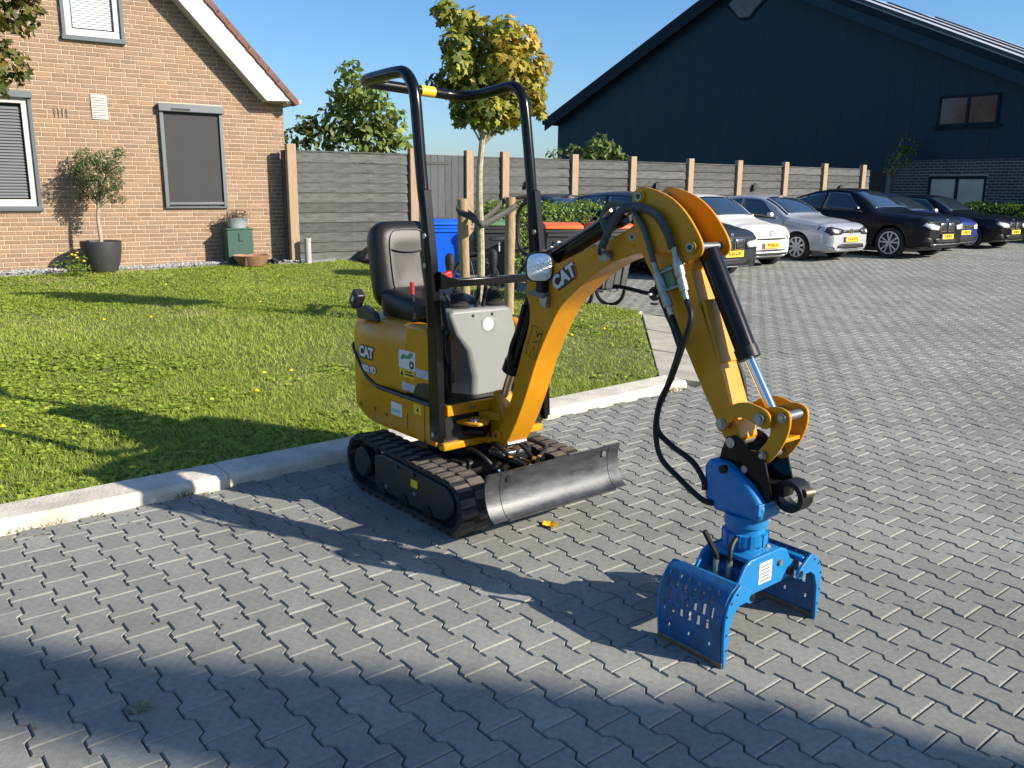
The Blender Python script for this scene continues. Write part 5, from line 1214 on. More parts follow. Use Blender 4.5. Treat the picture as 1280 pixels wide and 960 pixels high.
mcl = [mc(556, 10, .16), mc(580, 22, .20, .1), mc(572, 48, .22, -.1), mc(600, 34, .22, .1), mc(625, 38, .24, -.1), mc(646, 42, .22), mc(655, 70, .24, .1), mc(628, 72, .28, -.15), mc(600, 70, .28, .2), mc(572, 75, .2, -.2), mc(548, 92, .13), mc(565, 98, .15, .1),
       mc(600, 104, .26, -.1), mc(632, 104, .26, .1), mc(660, 100, .18), mc(580, 128, .2, .1), mc(606, 136, .24, -.1), mc(636, 132, .22, .1), mc(662, 125, .14), mc(572, 150, .1), mc(672, 142, .07), mc(618, 152, .16)]
maple = tree('maple_tree', 'young maple with yellowing crown staked on the lawn behind the excavator', 'tree', (TB[0], TB[1], float(lawn_z(*TB))), [(a, b, c - float(lawn_z(*TB)), d) for a, b, c, d in mcl], 3900, .112, MAPLE, maple_col, .042, 'bark', 2.15)
def maple_col2(P):
    n = len(P); a = np.clip(.30 + RNG.normal(0, .3, n), 0, 1)[:, None]
    return (np.array([.07, .10, .022])*(1 - a) + np.array([.27, .20, .04])*a)*RNG.uniform(.7, 1.2, n)[:, None]
l2 = (-6.28, 9.4)
cl2 = [(.9, -.1, 3.5, .42), (1.25, -.2, 3.25, .30), (.8, -.3, 3.0, .35), (1.35, -.2, 3.55, .25), (1.05, -.1, 2.75, .28), (.55, .1, 2.7, .4), (.3, 0, 3.6, .6), (-.3, .2, 3.4, .7), (0, -.3, 2.9, .5), (1.0, -.25, 2.52, .16), (.82, -.2, 2.38, .14), (-.5, 0, 4.2, .6), (.4, 0, 4.3, .6), (1.1, 0, 4.1, .4)]
tree('maple_tree', 'maple whose leafy branches hang into the upper left corner before the house', 'tree', (l2[0], l2[1], float(lawn_z(*l2))), cl2, 1800, .13, MAPLE, maple_col2, .06, 'bark', 2.0)
# two stakes and rubber straps holding the young maple
lzT = float(lawn_z(*TB))
for i, (bx, by, tx, ty, zt, lab) in enumerate(((-.545, 9.95, -.575, 9.85, 1.56, 'left round wooden tree stake leaning behind the excavator levers'), (-.045, 10.25, -.035, 10.2, 1.58, 'right round wooden tree stake in front of the bicycle'))):
    e = thing('tree_stake', lab, 'stake', (bx, by, float(lawn_z(bx, by))), 0, 'stakes of the young maple')
    z1 = zt - float(lawn_z(bx, by))
    MB().tube([(0, 0, -.2), ((tx-bx)*.3, (ty-by)*.3, z1*.4), ((tx-bx)*.7, (ty-by)*.7, z1*.7), (tx-bx, ty-by, z1)], [.062, .058, .063, .058], n=14, smooth=3).build('pole', 'stake_wood', e, smooth=True)
st = thing('tree_strap', 'dark rubber strap looped between the two tree stakes and the maple trunk', 'strap', (0, 0, 0))
def ribbon(pts, h, name, par):
    P = catmull([np.array(p, float) for p in pts], 6); m = MB(); m.grid([[(p[0], p[1], p[2] - h/2) for p in P], [(p[0], p[1], p[2] + h/2) for p in P]]); m.build(name, 'strap', par, solid=.006, smooth=True, fix=False)
ribbon([(-.64, 9.80, 1.47), (-.60, 9.78, 1.42), (-.48, 9.70, 1.37), (-.38, 9.555, 1.31), (-.30, 9.62, 1.30), (-.16, 9.98, 1.37), (.0, 10.13, 1.46), (.03, 10.18, 1.49)], .075, 'front_strap', st)
ribbon([(-.64, 9.92, 1.45), (-.50, 9.88, 1.40), (-.365, 9.70, 1.33), (-.22, 9.95, 1.42), (-.10, 10.28, 1.55)], .075, 'rear_strap', st)
# broad-leaved trees beyond the fence
def pale_col(P):
    n = len(P); a = RNG.random(n)[:, None]; return (np.array([.10, .165, .035])*(1 - a) + np.array([.27, .34, .075])*a)*RNG.uniform(.7, 1.2, n)[:, None]
def bc_(px, py, Y, x0, r, dy=0): return ((px - 640)/1076.*Y*1.02 - x0, dy, 1.6535 + (238 - py)/1076.*Y, r)
x0 = -3.55; Y = 20.8
tree('broadleaf_tree', 'pale green broadleaf tree standing behind the fence beside the roll bar', 'tree', (x0, Y, .2), [(a, b, c - .2, d) for a, b, c, d in (bc_(448, 102, Y, x0, .32), bc_(440, 130, Y, x0, .5, .3), bc_(470, 130, Y, x0, .55, -.2), bc_(455, 155, Y, x0, .7, .2), bc_(490, 155, Y, x0, .5), bc_(430, 160, Y, x0, .5), bc_(500, 178, Y, x0, .4), bc_(470, 180, Y, x0, .6))], 560, .21, OVAL, pale_col, .07, 'bark_dark', 1.2)
x0 = -4.75
tree('broadleaf_shrub', 'darker round shrub behind the fence next to the house corner', 'shrub', (x0, Y, .2), [(a, b, c - .2, d) for a, b, c, d in (bc_(394, 162, Y, x0, .30), bc_(385, 178, Y, x0, .36), bc_(410, 175, Y, x0, .40), bc_(366, 180, Y, x0, .14), bc_(425, 185, Y, x0, .3))], 800, .17, OVAL, lambda P: pale_col(P)*.6, .05, 'bark_dark', .9)
x0 = 2.3; Y = 24.5
tree('broadleaf_shrub', 'pale green shrub rising over the fence before the barn', 'shrub', (x0, Y, .25), [(a, b, c - .25, d) for a, b, c, d in (bc_(742, 178, Y, x0, .25), bc_(738, 190, Y, x0, .4), bc_(752, 190, Y, x0, .35), bc_(710, 190, Y, x0, .2), bc_(728, 196, Y, x0, .35), bc_(765, 198, Y, x0, .25))], 850, .16, OVAL, lambda P: pale_col(P)*.8, .05, 'bark_dark', .9)
x0 = .95
tree('broadleaf_shrub', 'tiny tuft of shrub leaves showing over the fence at the barn corner', 'shrub', (x0, Y, .25), [(a, b, c - .25, d) for a, b, c, d in (bc_(684, 192, Y, x0, .16), bc_(690, 196, Y, x0, .22))], 520, .14, OVAL, pale_col, .03, 'bark_dark', .9)
x0 = 13.1; Y = 31.2
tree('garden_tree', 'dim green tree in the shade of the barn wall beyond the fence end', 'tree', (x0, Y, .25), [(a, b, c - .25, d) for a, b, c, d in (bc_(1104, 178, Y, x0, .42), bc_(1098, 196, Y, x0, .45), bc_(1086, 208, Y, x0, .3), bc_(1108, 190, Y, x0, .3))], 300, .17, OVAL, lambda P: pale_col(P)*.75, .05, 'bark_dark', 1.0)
# hedges
def hedge(label, p0, p1, depth, z1, dens, size):
    p0, p1 = np.array(p0, float), np.array(p1, float); d = p1 - p0; L = np.linalg.norm(d); d /= L; nn = np.array([-d[1], d[0]])
    zb = gz(p0[1]); e = thing('hedge', label, 'hedge', (p0[0], p0[1], zb), math.atan2(d[1], d[0]))
    h = z1 - zb
    MB().box(.08, L - .08, -depth/2 + .09, depth/2 - .09, 0, h - .1).build('hedge_core', 'hedge_dark', e)
    n = int(dens*(L*h + L*depth*1.3 + h*depth*2))
    u = RNG.random(n); P = np.zeros((n, 3)); Nn = np.zeros((n, 3))
    w = np.array([L*h, L*depth*1.4, h*depth, h*depth, L*h*.5]); w = np.cumsum(w/w.sum()); k = np.searchsorted(w, u)
    a, b = RNG.random(n), RNG.random(n)
    for kk, (fp, fn) in enumerate(((lambda a, b: (a*L, -depth/2 + 0*a, b*h), (0, -1, .2)), (lambda a, b: (a*L, (b - .5)*depth, h + 0*a), (0, -.1, 1)), (lambda a, b: (0*a, (a - .5)*depth, b*h), (-1, 0, .2)), (lambda a, b: (L + 0*a, (a - .5)*depth, b*h), (1, 0, .2)), (lambda a, b: (a*L, depth/2 + 0*a, b*h), (0, 1, .2)))):
        s = k == kk; q = fp(a[s], b[s]); P[s] = np.stack(q, 1); Nn[s] = fn
    P += RNG.normal(0, .045, (n, 3)); P[:, 2] += .05*np.sin(P[:, 0]*5)*np.sin(P[:, 0]*2.3); P[:, 2] = np.maximum(P[:, 2], .02)
    V, F, C = cards(P, Nn, size, OVAL, lambda P: (lambda a: (np.array([.08, .15, .02])*(1-a) + np.array([.24, .34, .045])*a)*RNG.uniform(.7, 1.25, (len(P), 1)))(RNG.random((len(P), 1))), .6)
    me = mesh_np('hedge_foliage', V, F, C); me.materials.append(MATS['leaf']); link('hedge_foliage', me, e)
mat('hedge_dark', (.012,.022,.006), .9)
hedge('clipped green hedge behind the wheelie bins and left of the parked cars', (-.55, 16.15), (2.62, 17.9), .75, 1.36, 900, .062)
hedge('clipped green hedge below the barn window at the right edge', (14.35, 28.0), (21, 22.6), .9, 1.34, 520, .085)
# small things on the gravel by the house wall
def hw(s, t): return HC + HD*s + HN*t
p = hw(3.41, .55); zg = float(lawn_z(*p)) + .02
pot = thing('plant_pot', 'large dark grey round pot holding the olive tree', 'pot', (p[0], p[1], zg))
MB().lathe([(.25, 0), (.30, .15), (.335, .35), (.345, .50), (.345, .53), (.32, .53), (.315, .48), (0, .48)], n=36).build('pot_body', 'pot_grey', pot, smooth=True) if 'pot_grey' in MATS else (mat('pot_grey', (.030,.031,.032), .6, var=.15, vscale=6), MB().lathe([(.25, 0), (.30, .15), (.335, .35), (.345, .50), (.345, .53), (.32, .53), (.315, .48), (0, .48)], n=36).build('pot_body', 'pot_grey', pot, smooth=True))
def olive_col(P):
    n = len(P); a = RNG.random(n)[:, None]; return (np.array([.06, .10, .03])*(1-a) + np.array([.22, .26, .12])*a)*RNG.uniform(.7, 1.2, n)[:, None]
oc = []
for (px, py, r_) in ((118, 200, .2), (130, 210, .24), (145, 205, .22), (158, 195, .12), (155, 212, .18), (112, 222, .2), (128, 232, .24), (148, 228, .22), (108, 212, .12), (160, 228, .12), (150, 244, .10), (162, 245, .08), (115, 240, .14)):
    oc.append(((px - 131)/67., RNG.uniform(-.2, .2), 1.98 + (210 - py)/67. - zg, r_))
tree('olive_tree', 'small olive standard with grey-green leaves in the dark round pot', 'tree', (p[0], p[1], zg), oc, 8500, .07, NARROW, olive_col, .032, 'bark', 1.15, jitter=.9)
p = hw(1.06, .28); zg = float(lawn_z(*p)) + .02
bx = thing('utility_box', 'dark green metal utility box marked L standing against the brick wall', 'box', (p[0], p[1], zg), math.atan2(HD[1], HD[0]))
MB().box(-.25, .25, -.2, .17, 0, .64).build('cabinet', 'box_green', bx, bevel=.012); MB().box(-.265, .265, -.21, .185, .64, .675).build('lid', 'box_green', bx, bevel=.01)
text('L', .22, 'decal_black', bx, Matrix.Translation((.0, .172, .48)) @ Matrix.Rotation(R(180), 4, 'Z') @ Matrix.Rotation(R(90), 4, 'X'), bold=.004)
pz = thing('zinc_planter', 'grey zinc tub with a dried plant on the green utility box', 'planter', (p[0], p[1], zg + .675), math.atan2(HD[1], HD[0]))
m = MB(); rings = []
for z, a, b in ((0, .17, .11), (.10, .19, .13), (.19, .215, .15), (.20, .225, .16), (.185, .20, .14)): rings.append([(a*math.cos(t), b*math.sin(t), z) for t in np.linspace(0, 2*math.pi, 28, endpoint=False)])
m.loft(rings).build('tub', 'zinc', pz, smooth=True)
Pp = RNG.normal(0, 1, (260, 3))*np.array([.11, .08, .05]) + np.array([0, 0, .24]); V, F, C = cards(Pp, np.tile([0, .3, 1.0], (260, 1)), .075, NARROW, lambda P: np.array([.16, .12, .07])*RNG.uniform(.5, 1.4, (len(P), 1)), .8); me = mesh_np('dry_plant', V, F, C); me.materials.append(MATS['leaf']); tag(link('dry_plant', me, pz), kind='stuff')
p = hw(.969, .74); bo = thing('terracotta_bowl', 'wide low terracotta bowl with a cracked rim in front of the green box', 'bowl', (p[0], p[1], float(lawn_z(*p)) + .01))
MB().lathe([(.22, 0), (.27, .06), (.34, .17), (.36, .20), (.34, .205), (.32, .18), (.2, .08), (0, .07)], n=30).build('bowl_body', 'terracotta', bo, smooth=True); MB().box(-.02, .01, -.352, -.30, .02, .205).build('crack', 'bark_dark', bo)
p = hw(.447, .5); hs = thing('garden_hose', 'coil of dark garden hose lying on the gravel by the fence post', 'hose', (p[0], p[1], float(lawn_z(*p)) + .05))
MB().tube([((.14 - .008*k)*math.cos(k*.55), (.11 - .005*k)*math.sin(k*.55), .012*(k % 3)) for k in range(14)] + [(-.3, .1, 0), (-.6, .2, -.01)], .022, n=8, smooth=3).build('coil', 'hose', hs, smooth=True)
p = FP0 + FD*.17 - FN*.26; pp = thing('drain_pipe_stub', 'short upright grey drain pipe at the foot of the first fence post', 'pipe', (p[0], p[1], float(lawn_z(*p))))
MB().lathe([(.062, -.1), (.062, .42), (.068, .42), (.068, .47), (.055, .47), (.055, .44), (0, .44)], n=22).build('pipe', 'pipe_grey', pp, smooth=True)
p = hw(3.875, .95); zz_ = float(lawn_z(*p)); wp2 = thing('flowering_weed', 'leafy weed with yellow flowers below the olive pot', 'plant', (p[0], p[1], zz_))
Pp = RNG.normal(0, 1, (300, 3))*np.array([.11, .10, .10]) + np.array([0, 0, .14]); Pp[:, 2] = np.abs(Pp[:, 2]); V, F, C = cards(Pp, np.tile([0, -.3, 1.0], (300, 1)), .085, NARROW, lambda P: np.array([.16, .25, .03])*RNG.uniform(.6, 1.3, (len(P), 1)), .8); me = mesh_np('foliage', V, F, C); me.materials.append(MATS['leaf']); link('foliage', me, wp2)
for k in range(7):
    o = link('flower_head', fme, wp2); o.location = (RNG.normal(0, .10), RNG.normal(0, .08), .30 + RNG.uniform(-.05, .08)); o.scale = (1.8,)*3
p = FP0 + FD*1.55 - FN*.30; bs = thing('garden_sack', 'black covered heap lying at the foot of the fence behind the seat', 'sack', (p[0], p[1], float(lawn_z(*p))), frz)
MB().prism([(-.38, 0), (-.30, .14), (-.16, .24), (.1, .27), (.38, .25), (.45, 0)], -.2, .16, 'xz').build('cover', 'black_plastic', bs, bevel=.04, seg=3)

for e_ in (pot, bx, pz, bo): e_.scale = (.93,)*3
pz.location.z = bx.location.z + .675*.93

# ------------------------------------------------------------------ bins
def bin_(label, x, y, rz, body, lid, group='wheelie bins by the fence'):
    e = thing('wheelie_bin', label, 'bin', (x, y, gz(y)), rz, group)
    rings = [[(a*sx, b*sy, z) for a, b in ((-.5,-.5),(.5,-.5),(.5,.5),(-.5,.5))] for z, sx, sy in ((.06, .46, .48), (.5, .53, .58), (.93, .56, .66), (.935, .60, .70), (.985, .60, .70))]
    MB().loft(rings).build('bin_body', body, e, bevel=.025)
    MB().prism([(-.37, .99), (-.35, 1.05), (-.1, 1.085), (.2, 1.08), (.36, 1.04), (.38, .99)], -.305, .305, 'yz').build('bin_lid', lid, e, bevel=.02)
    MB().tube([(-.2, .38, 1.0), (-.2, .44, 1.03), (.2, .44, 1.03), (.2, .38, 1.0)], .014, n=8).build('handle', body, e, smooth=True)
    for s in (-.24, .24): MB().cyl((s - .025, .26, .1), (s + .025, .26, .1), .10, n=20).build('wheel', 'tyre', e, smooth=True)
    MB().box(-.26, .26, -.345, -.33, .88, .93).build('rim_lip', body, e, bevel=.006)
    return e
bin_('bright blue wheelie bin beside the dark gate', -1.12, 14.6, R(12), 'bin_blue', 'bin_blue')
bin_('dark grey wheelie bin with a pale green lid behind the tree stakes', -.30, 14.5, R(8), 'bin_grey', 'bin_green')
bin_('dark grey wheelie bin with an orange lid right of the roll bar post', .72, 13.7, R(10), 'bin_grey', 'bin_orange')
bin_('dark grey wheelie bin with an orange lid seen above the boom', 1.52, 13.9, R(16), 'bin_grey', 'bin_orange')
# ------------------------------------------------------------------ bicycle
def wheel(par, x, y, z, r, name='wheel', rim='alloy_dark', axis=(0, 1, 0), tyre=.018):
    n = 32; pts = [(x + r*math.cos(t), y, z + r*math.sin(t)) for t in np.linspace(0, 2*math.pi, n, endpoint=False)]
    w = MB().tube(pts, tyre, n=8, closed=True).build(name, 'tyre', par, smooth=True)
    MB().tube([(x + (r-.025)*math.cos(t), y, z + (r-.025)*math.sin(t)) for t in np.linspace(0, 2*math.pi, n, endpoint=False)], .009, n=6, closed=True).build('rim', rim, w, smooth=True)
    sp_ = MB()
    for k in range(14):
        t = 2*math.pi*k/14; sp_.cyl((x, y + (.02 if k % 2 else -.02), z), (x + (r-.025)*math.cos(t), y, z + (r-.025)*math.sin(t)), .0016, n=4, cap=False)
    sp_.build('spokes', 'alloy', w); MB().cyl((x, y - .035, z), (x, y + .035, z), .022, n=12).build('hub', 'alloy', w, smooth=True); return w
bk = thing('bicycle', 'black city bicycle parked behind the tree stakes', 'bicycle', (.02, 12.05, gz(12)), R(14))
wheel(bk, .52, 0, .34, .335); wheel(bk, -.55, 0, .34, .335)
MB().tube([(-.55, 0, .34), (-.05, 0, .30), (-.22, 0, .78), (-.55, 0, .34)], .013, n=8).tube([(-.05, 0, .30), (.36, 0, .86)], .017, n=8).tube([(-.2, 0, .72), (.35, 0, .84)], .016, n=8).tube([(.34, 0, .92), (.40, 0, .72), (.52, 0, .34)], .014, n=8).build('frame', 'black_paint', bk, smooth=True)
MB().tube([(.34, 0, .92), (.32, 0, 1.08), (.34, .06, 1.12), (.28, .24, 1.12), (.14, .29, 1.08)], .011, n=8, smooth=3).tube([(.34, 0, 1.10), (.34, -.06, 1.12), (.28, -.24, 1.12), (.14, -.29, 1.08)], .011, n=8, smooth=3).build('handlebar', 'black_satin', bk, smooth=True)
MB().loft([[( -.36, .10*c, .93 + .02*s) for c, s in ((-1,-1),(1,-1),(1,1),(-1,1))], [(-.22, .07*c, .935 + .03*s) for c, s in ((-1,-1),(1,-1),(1,1),(-1,1))], [(-.06, .025*c, .93 + .02*s) for c, s in ((-1,-1),(1,-1),(1,1),(-1,1))]]).build('saddle', 'seat_vinyl', bk, bevel=.012); MB().cyl((-.22, 0, .76), (-.22, 0, .92), .013, n=10).build('seat_post', 'alloy', bk, smooth=True)
MB().tube([(-.88, 0, .42), (-.80, 0, .60), (-.55, 0, .705), (-.32, 0, .62)], .02, n=6, smooth=4).build('rear_mudguard', 'black_paint', bk); MB().box(-.80, -.35, -.07, .07, .73, .745).build('luggage_rack', 'black_satin', bk); MB().cyl((-.05, -.06, .30), (-.05, .06, .30), .09, n=20).build('chain_case', 'black_plastic', bk, smooth=True); MB().box(.52, .60, -.04, .04, .80, .86).build('front_lamp', 'black_plastic', bk, bevel=.008)
# ------------------------------------------------------------------ cargo tricycle (box in front, facing left)
tk = thing('cargo_tricycle', 'black cargo tricycle with a dark wooden box parked behind the lawn', 'tricycle', (1.55, 11.62, gz(11.6)), math.atan2(1.0, -1.2))
wheel(tk, -.80, 0, .29, .30, tyre=.024); wheel(tk, .55, .40, .25, .25, tyre=.022); wheel(tk, .55, -.40, .25, .25, tyre=.022)
rings = [[(a*lx + .58, b*wy, z) for a, b in ((-1,-1),(1,-1),(1,1),(-1,1))] for z, lx, wy in ((.30, .36, .28), (.88, .46, .34), (.90, .46, .34))]
cb = MB().loft(rings).build('cargo_box', 'wood_box', tk, bevel=.01)
MB().box(.15, 1.02, -.36, .36, .275, .298).build('box_floor_rail', 'alu_grey', cb)
for a in (.20, .96):
    for b in (-.315, .315): MB().tube([(.58 + (a-.58)*.82, b*.86, .31), (a, b*1.08, .89)], .012, n=6).build('corner_strip', 'alu_grey', cb)
MB().tube([(-.80, 0, .29), (-.35, .0, .27), (-.1, 0, .30), (.25, 0, .33), (.55, 0, .27)], .028, n=10, smooth=4).tube([(-.42, 0, .28), (-.50, 0, .80)], .02, n=8).tube([(-.80, .05, .29), (-.48, .03, .68)], .01, n=6).tube([(-.80, -.05, .29), (-.48, -.03, .68)], .01, n=6).tube([(.55, -.40, .25), (.55, .40, .25)], .016, n=8).build('frame', 'black_paint', tk, smooth=True)
MB().tube([(.12, 0, .33), (.05, 0, .80), (-.02, .10, 1.02), (-.06, .28, 1.05)], .014, n=8, smooth=4).tube([(.05, 0, .80), (-.02, -.10, 1.02), (-.06, -.28, 1.05)], .014, n=8, smooth=4).build('handlebar', 'black_satin', tk, smooth=True)
MB().box(-.64, -.38, -.09, .09, .84, .90).build('saddle', 'seat_vinyl', tk, bevel=.03); MB().cyl((-.40, -.11, .27), (-.40, .11, .27), .018, n=10).build('crank', 'alloy', tk); MB().cyl((-.40, -.05, .27), (-.40, -.03, .27), .095, n=22).build('chain_case', 'black_plastic', tk, smooth=True)
MB().tube([(-.40, -.10, .27), (-.35, -.11, .13)], .010, n=6).build('pedal_arm', 'alloy', tk); MB().box(-.40, -.30, -.16, -.10, .11, .135).build('pedal', 'black_plastic', tk, bevel=.006)
# ------------------------------------------------------------------ parked cars (local x forward, y to the car's left)
CAR_RZ = R(-54.0)
def car(label, front, spec, paint, plate, rz=CAR_RZ, detail=None, logo=None):
    L, W, Hh = spec['L'], spec['W'], spec['H']; fo, wb, rw = spec['fo'], spec['wb'], spec['rw']
    hd = Vector((math.cos(rz), math.sin(rz), 0)); zc = gz(front[1])
    e = thing('parked_car', label, 'car', (front[0], front[1], zc), rz, 'cars parked in front of the fence')
    # stations from the nose (x=0) backwards (negative x); each: x, bottom z, belt z, top z, half width at belt, half width at top
    st = spec['st']; X = [s[0] for s in st]
    xs = sorted(set(np.concatenate([np.linspace(0, -L, 46), [-.02, -.06, -.12, -.2]])), reverse=True)
    def at(x): return [float(np.interp(-x, [-v for v in X], [s[i] for s in st])) for i in range(1, 6)]
    def smooth_at(x):
        d = min(.10, abs(x), L + x) if (x < 0 and x > -L) else 0
        vals = np.mean([at(min(0, max(-L, x + k*d))) for k in (-1, -.5, 0, .5, 1)], 0); return vals
    nsec = 11
    def section(x):
        b, zb, zt, wb_, wt = smooth_at(x)
        # half section from bottom centre to top centre (y>0 = left)
        pts = [(0, b), (wb_*.80, b), (wb_*.955, b + .05), (wb_*.992, b + .16), (wb_*1.0, b + (zb - b)*.60), (wb_*.995, b + (zb - b)*.80), (wb_*.955, zb)]
        if zt - zb > .08: pts += [(wt + (wb_*.955 - wt)*.45, zb + (zt - zb)*.5), (wt + .03, zt - .075), (wt*.90, zt - .022), (wt*.5, zt - .002), (0, zt)]
        else:
            k = zt - zb; pts += [(wb_*.90, zb + k*.35 + .012), (wb_*.80, zb + k*.6 + .02), (wb_*.62, zb + k*.85 + .02), (wb_*.35, zt + .014), (0, zt + .018)]
        return pts
    secs = [section(x) for x in xs]; npt = len(secs[0])
    ring = lambda x, s: [(x, y, z) for y, z in s] + [(x, -y, z) for y, z in s[-2:0:-1]]
    body = MB().loft([ring(x, s) for x, s in zip(xs, secs)])
    me = body.mesh('body', True, 40); me.materials.append(MATS[paint]); bo = link('body', me, e)
    # wheel arches cut through the sides
    ax = (-fo, -fo - wb); cut = MB()
    for a in ax: cut.cyl((a, -W, rw + .01), (a, W, rw + .01), rw*1.13, n=32)
    cm_ = cut.mesh('cut'); co = bpy.data.objects.new('cut', cm_); COL.objects.link(co); co.parent = e
    md = bo.modifiers.new('b', 'BOOLEAN'); md.object = co; md.operation = 'DIFFERENCE'; md.solver = 'EXACT'
    bpy.context.view_layer.update()
    dg = bpy.context.evaluated_depsgraph_get(); nm = bpy.data.meshes.new_from_object(bo.evaluated_get(dg)); bo.modifiers.clear(); bo.data = nm
    nm.materials.clear(); nm.materials.append(MATS[paint]); bpy.data.objects.remove(co)
    nm.shade_smooth(); nm.set_sharp_from_angle(angle=R(32))
    wnm = bo.modifiers.new('weighted', 'WEIGHTED_NORMAL'); wnm.keep_sharp = True; wnm.weight = 80
    MB().box(-fo - wb - .30, -fo + .30, -W/2 + .16, W/2 - .16, .16, .62).build('underbody', 'car_black_trim', e)
    # surface lookup: v in 0..npt-1 along the half section
    def S(x, v, side):
        s = section(x); i = int(min(max(v, 0), npt - 1.001)); t = v - i; y = s[i][0]*(1-t) + s[i+1][0]*t; z = s[i][1]*(1-t) + s[i+1][1]*t; return np.array([x, side*y, z])
    def patch(name, m, x0, x1, v0, v1, side, off=.006, nx=10, nv=5, x0b=None, x1b=None, par=bo, smooth=True):
        P = []
        for j in range(nv + 1):
            v = v0 + (v1 - v0)*j/nv; a = x0 + ((x0b if x0b is not None else x0) - x0)*j/nv; b = x1 + ((x1b if x1b is not None else x1) - x1)*j/nv; row = []
            for i in range(nx + 1):
                x = a + (b - a)*i/nx; p = S(x, v, side); px_ = S(x - .02, v, side) - S(x + .02, v, side); pv_ = S(x, min(v + .05, npt-1.01), side) - S(x, max(v - .05, 0), side)
                nrm = np.cross(px_, pv_)*side; nl = np.linalg.norm(nrm); nrm = nrm/nl if nl > 1e-9 else np.array([0, side, 0])
                if nrm[1]*side < -.01 and nrm[2] < 0: nrm = -nrm
                row.append(p + nrm*off)
            P.append(row)
        return MB().grid(P).build(name, m, par, smooth=smooth, ang=60, solid=.004)
    xc, xr0, xr1, xe = spec['cowl'], spec['roof0'], spec['roof1'], spec['tail']     # cowl, front roof edge, rear roof edge, tail-glass end
    # windscreen: ruled patch between cowl and roof, across the car
    def glasspatch(name, xa, xb, inset, ins_top):
        P = []
        for j in range(9):
            t = j/8; x = xa + (xb - xa)*t; s = section(x); row = []
            wmax = s[7][0] if abs(s[-1][1] - s[6][1]) > .08 else s[7][0]; w = (s[8][0]*.97 if s[-1][1] - s[6][1] > .08 else s[7][0]*.97) - (inset + (ins_top - inset)*t)
            for i in range(13):
                y = -w + 2*w*i/12
                zt = float(np.interp(abs(y), [q[0] for q in s[::-1]][:npt-7], [q[1] for q in s[::-1]][:npt-7])); row.append((x, y, zt + .008))
            P.append(row)
        return MB().grid(P).build(name, 'car_glass', bo, smooth=True, ang=60, solid=.004)
    glasspatch('windscreen', xc - .03, xr0 + .02, .02, .02)
    glasspatch('rear_window', xe, xr1 - .05, .06, .06)
    for side in (-1, 1):
        xs0, xs1, xs2 = spec['dlo']       # front bottom, front top start, rear end
        xm = spec['bpil']
        patch('side_window', 'car_glass', xs0, xm + .02, 6.12, 7.86, side, .006, x0b=xs1, x1b=xm + .02)
        patch('side_window', 'car_glass', xm - .04, xs2, 6.12, 7.86, side, .006, x1b=xs2 + .22, x0b=xm - .04)
        patch('window_trim', 'car_black_trim', xs0 + .02, xs2 - .02, 6.02, 6.14, side, .008, nx=14, nv=1)
        patch('sill_trim', 'car_black_trim', -fo - rw*1.2, -fo - wb + rw*1.2, 1.8, 2.6, side, .006, nx=8, nv=2)
        for xh in (xm + .16, xs2 + .30): patch('door_handle', spec.get('trimm', paint), xh + .09, xh - .09, 5.35, 5.6, side, .022, nx=4, nv=1)
        patch('hood_gap', 'car_black_trim', -.30, xc + .02, 7.35, 7.40, side, .002, nx=8, nv=1)
        patch('wheel_arch_lip', paint, -fo + rw*.9, -fo - rw*.9, 5.05, 5.2, side, .010, nx=8, nv=1)
        for xg in (xm - .01, -fo - rw*1.28): patch('door_gap', 'car_black_trim', xg + .004, xg - .004, 2.7, 5.95, side, .0025, nx=1, nv=8)
        mr = S(xs0 - .10, 6.3, side); mo = MB()
        mo.loft([[tuple(mr + np.array([dx*k, side*(.03 + .16*q), .04 + dz*k])) for dx, dz in ((-.05,-.045),(.06,-.05),(.075,.0),(.05,.055),(-.05,.05))] for q, k in ((0, .5), (.25, 1), (.8, 1), (1, .7))])
        mo.build('door_mirror', spec.get('mirror', paint), e, bevel=.008)
        # wheels
        for a in ax:
            y1 = side*(W/2 - .012); y0 = side*(W/2 - .225)
            wv = MB().lathe([(rw*.70, .03), (rw*.745, .004), (rw*.93, .0), (rw, .03), (rw, .18), (rw*.93, .21), (rw*.745, .206), (rw*.70, .18)], (a, min(y0, y1), rw), 30, axis='y', cap=False).build('wheel', 'tyre', e, smooth=True)
            ys = y1 - side*.008
            MB().cyl((a, ys - side*.05, rw), (a, ys - side*.06, rw), rw*.66, n=26).build('brake_disc', 'alloy_dark', wv)
            rm = MB(); 
            rm.lathe([(rw*.66, 0), (rw*.75, .0), (rw*.75, .014), (rw*.66, .014), (rw*.66, 0)], (a, min(ys, ys - side*.014), rw), 30, axis='y', cap=False)
            k_ = spec['spokes']
            for q in range(k_):
                t = 2*math.pi*q/k_ + .3; c_, s_ = math.cos(t), math.sin(t)
                for dd_ in ((0,) if not spec.get('twin') else (-.24, .24)):
                    c2, s2 = math.cos(t + dd_), math.sin(t + dd_)
                    rm.obox((a + (c_*.06 + c2*.68)*rw/2, ys - side*.012, rw + (s_*.06 + s2*.68)*rw/2), (c2*.68 - c_*.06, 0, s2*.68 - s_*.06), (0, 1, 0), (-s2, 0, c2), rw*.32, .010, spec['spw'])
            rm.cyl((a, ys - side*.03, rw), (a, ys + side*.004, rw), rw*.15, n=16); rm.build('rim', 'alloy', wv, smooth=True, ang=30)
    # front face parts: grille, plate, lamps placed on the nose
    zp = spec['plate_z']; dxn = .012
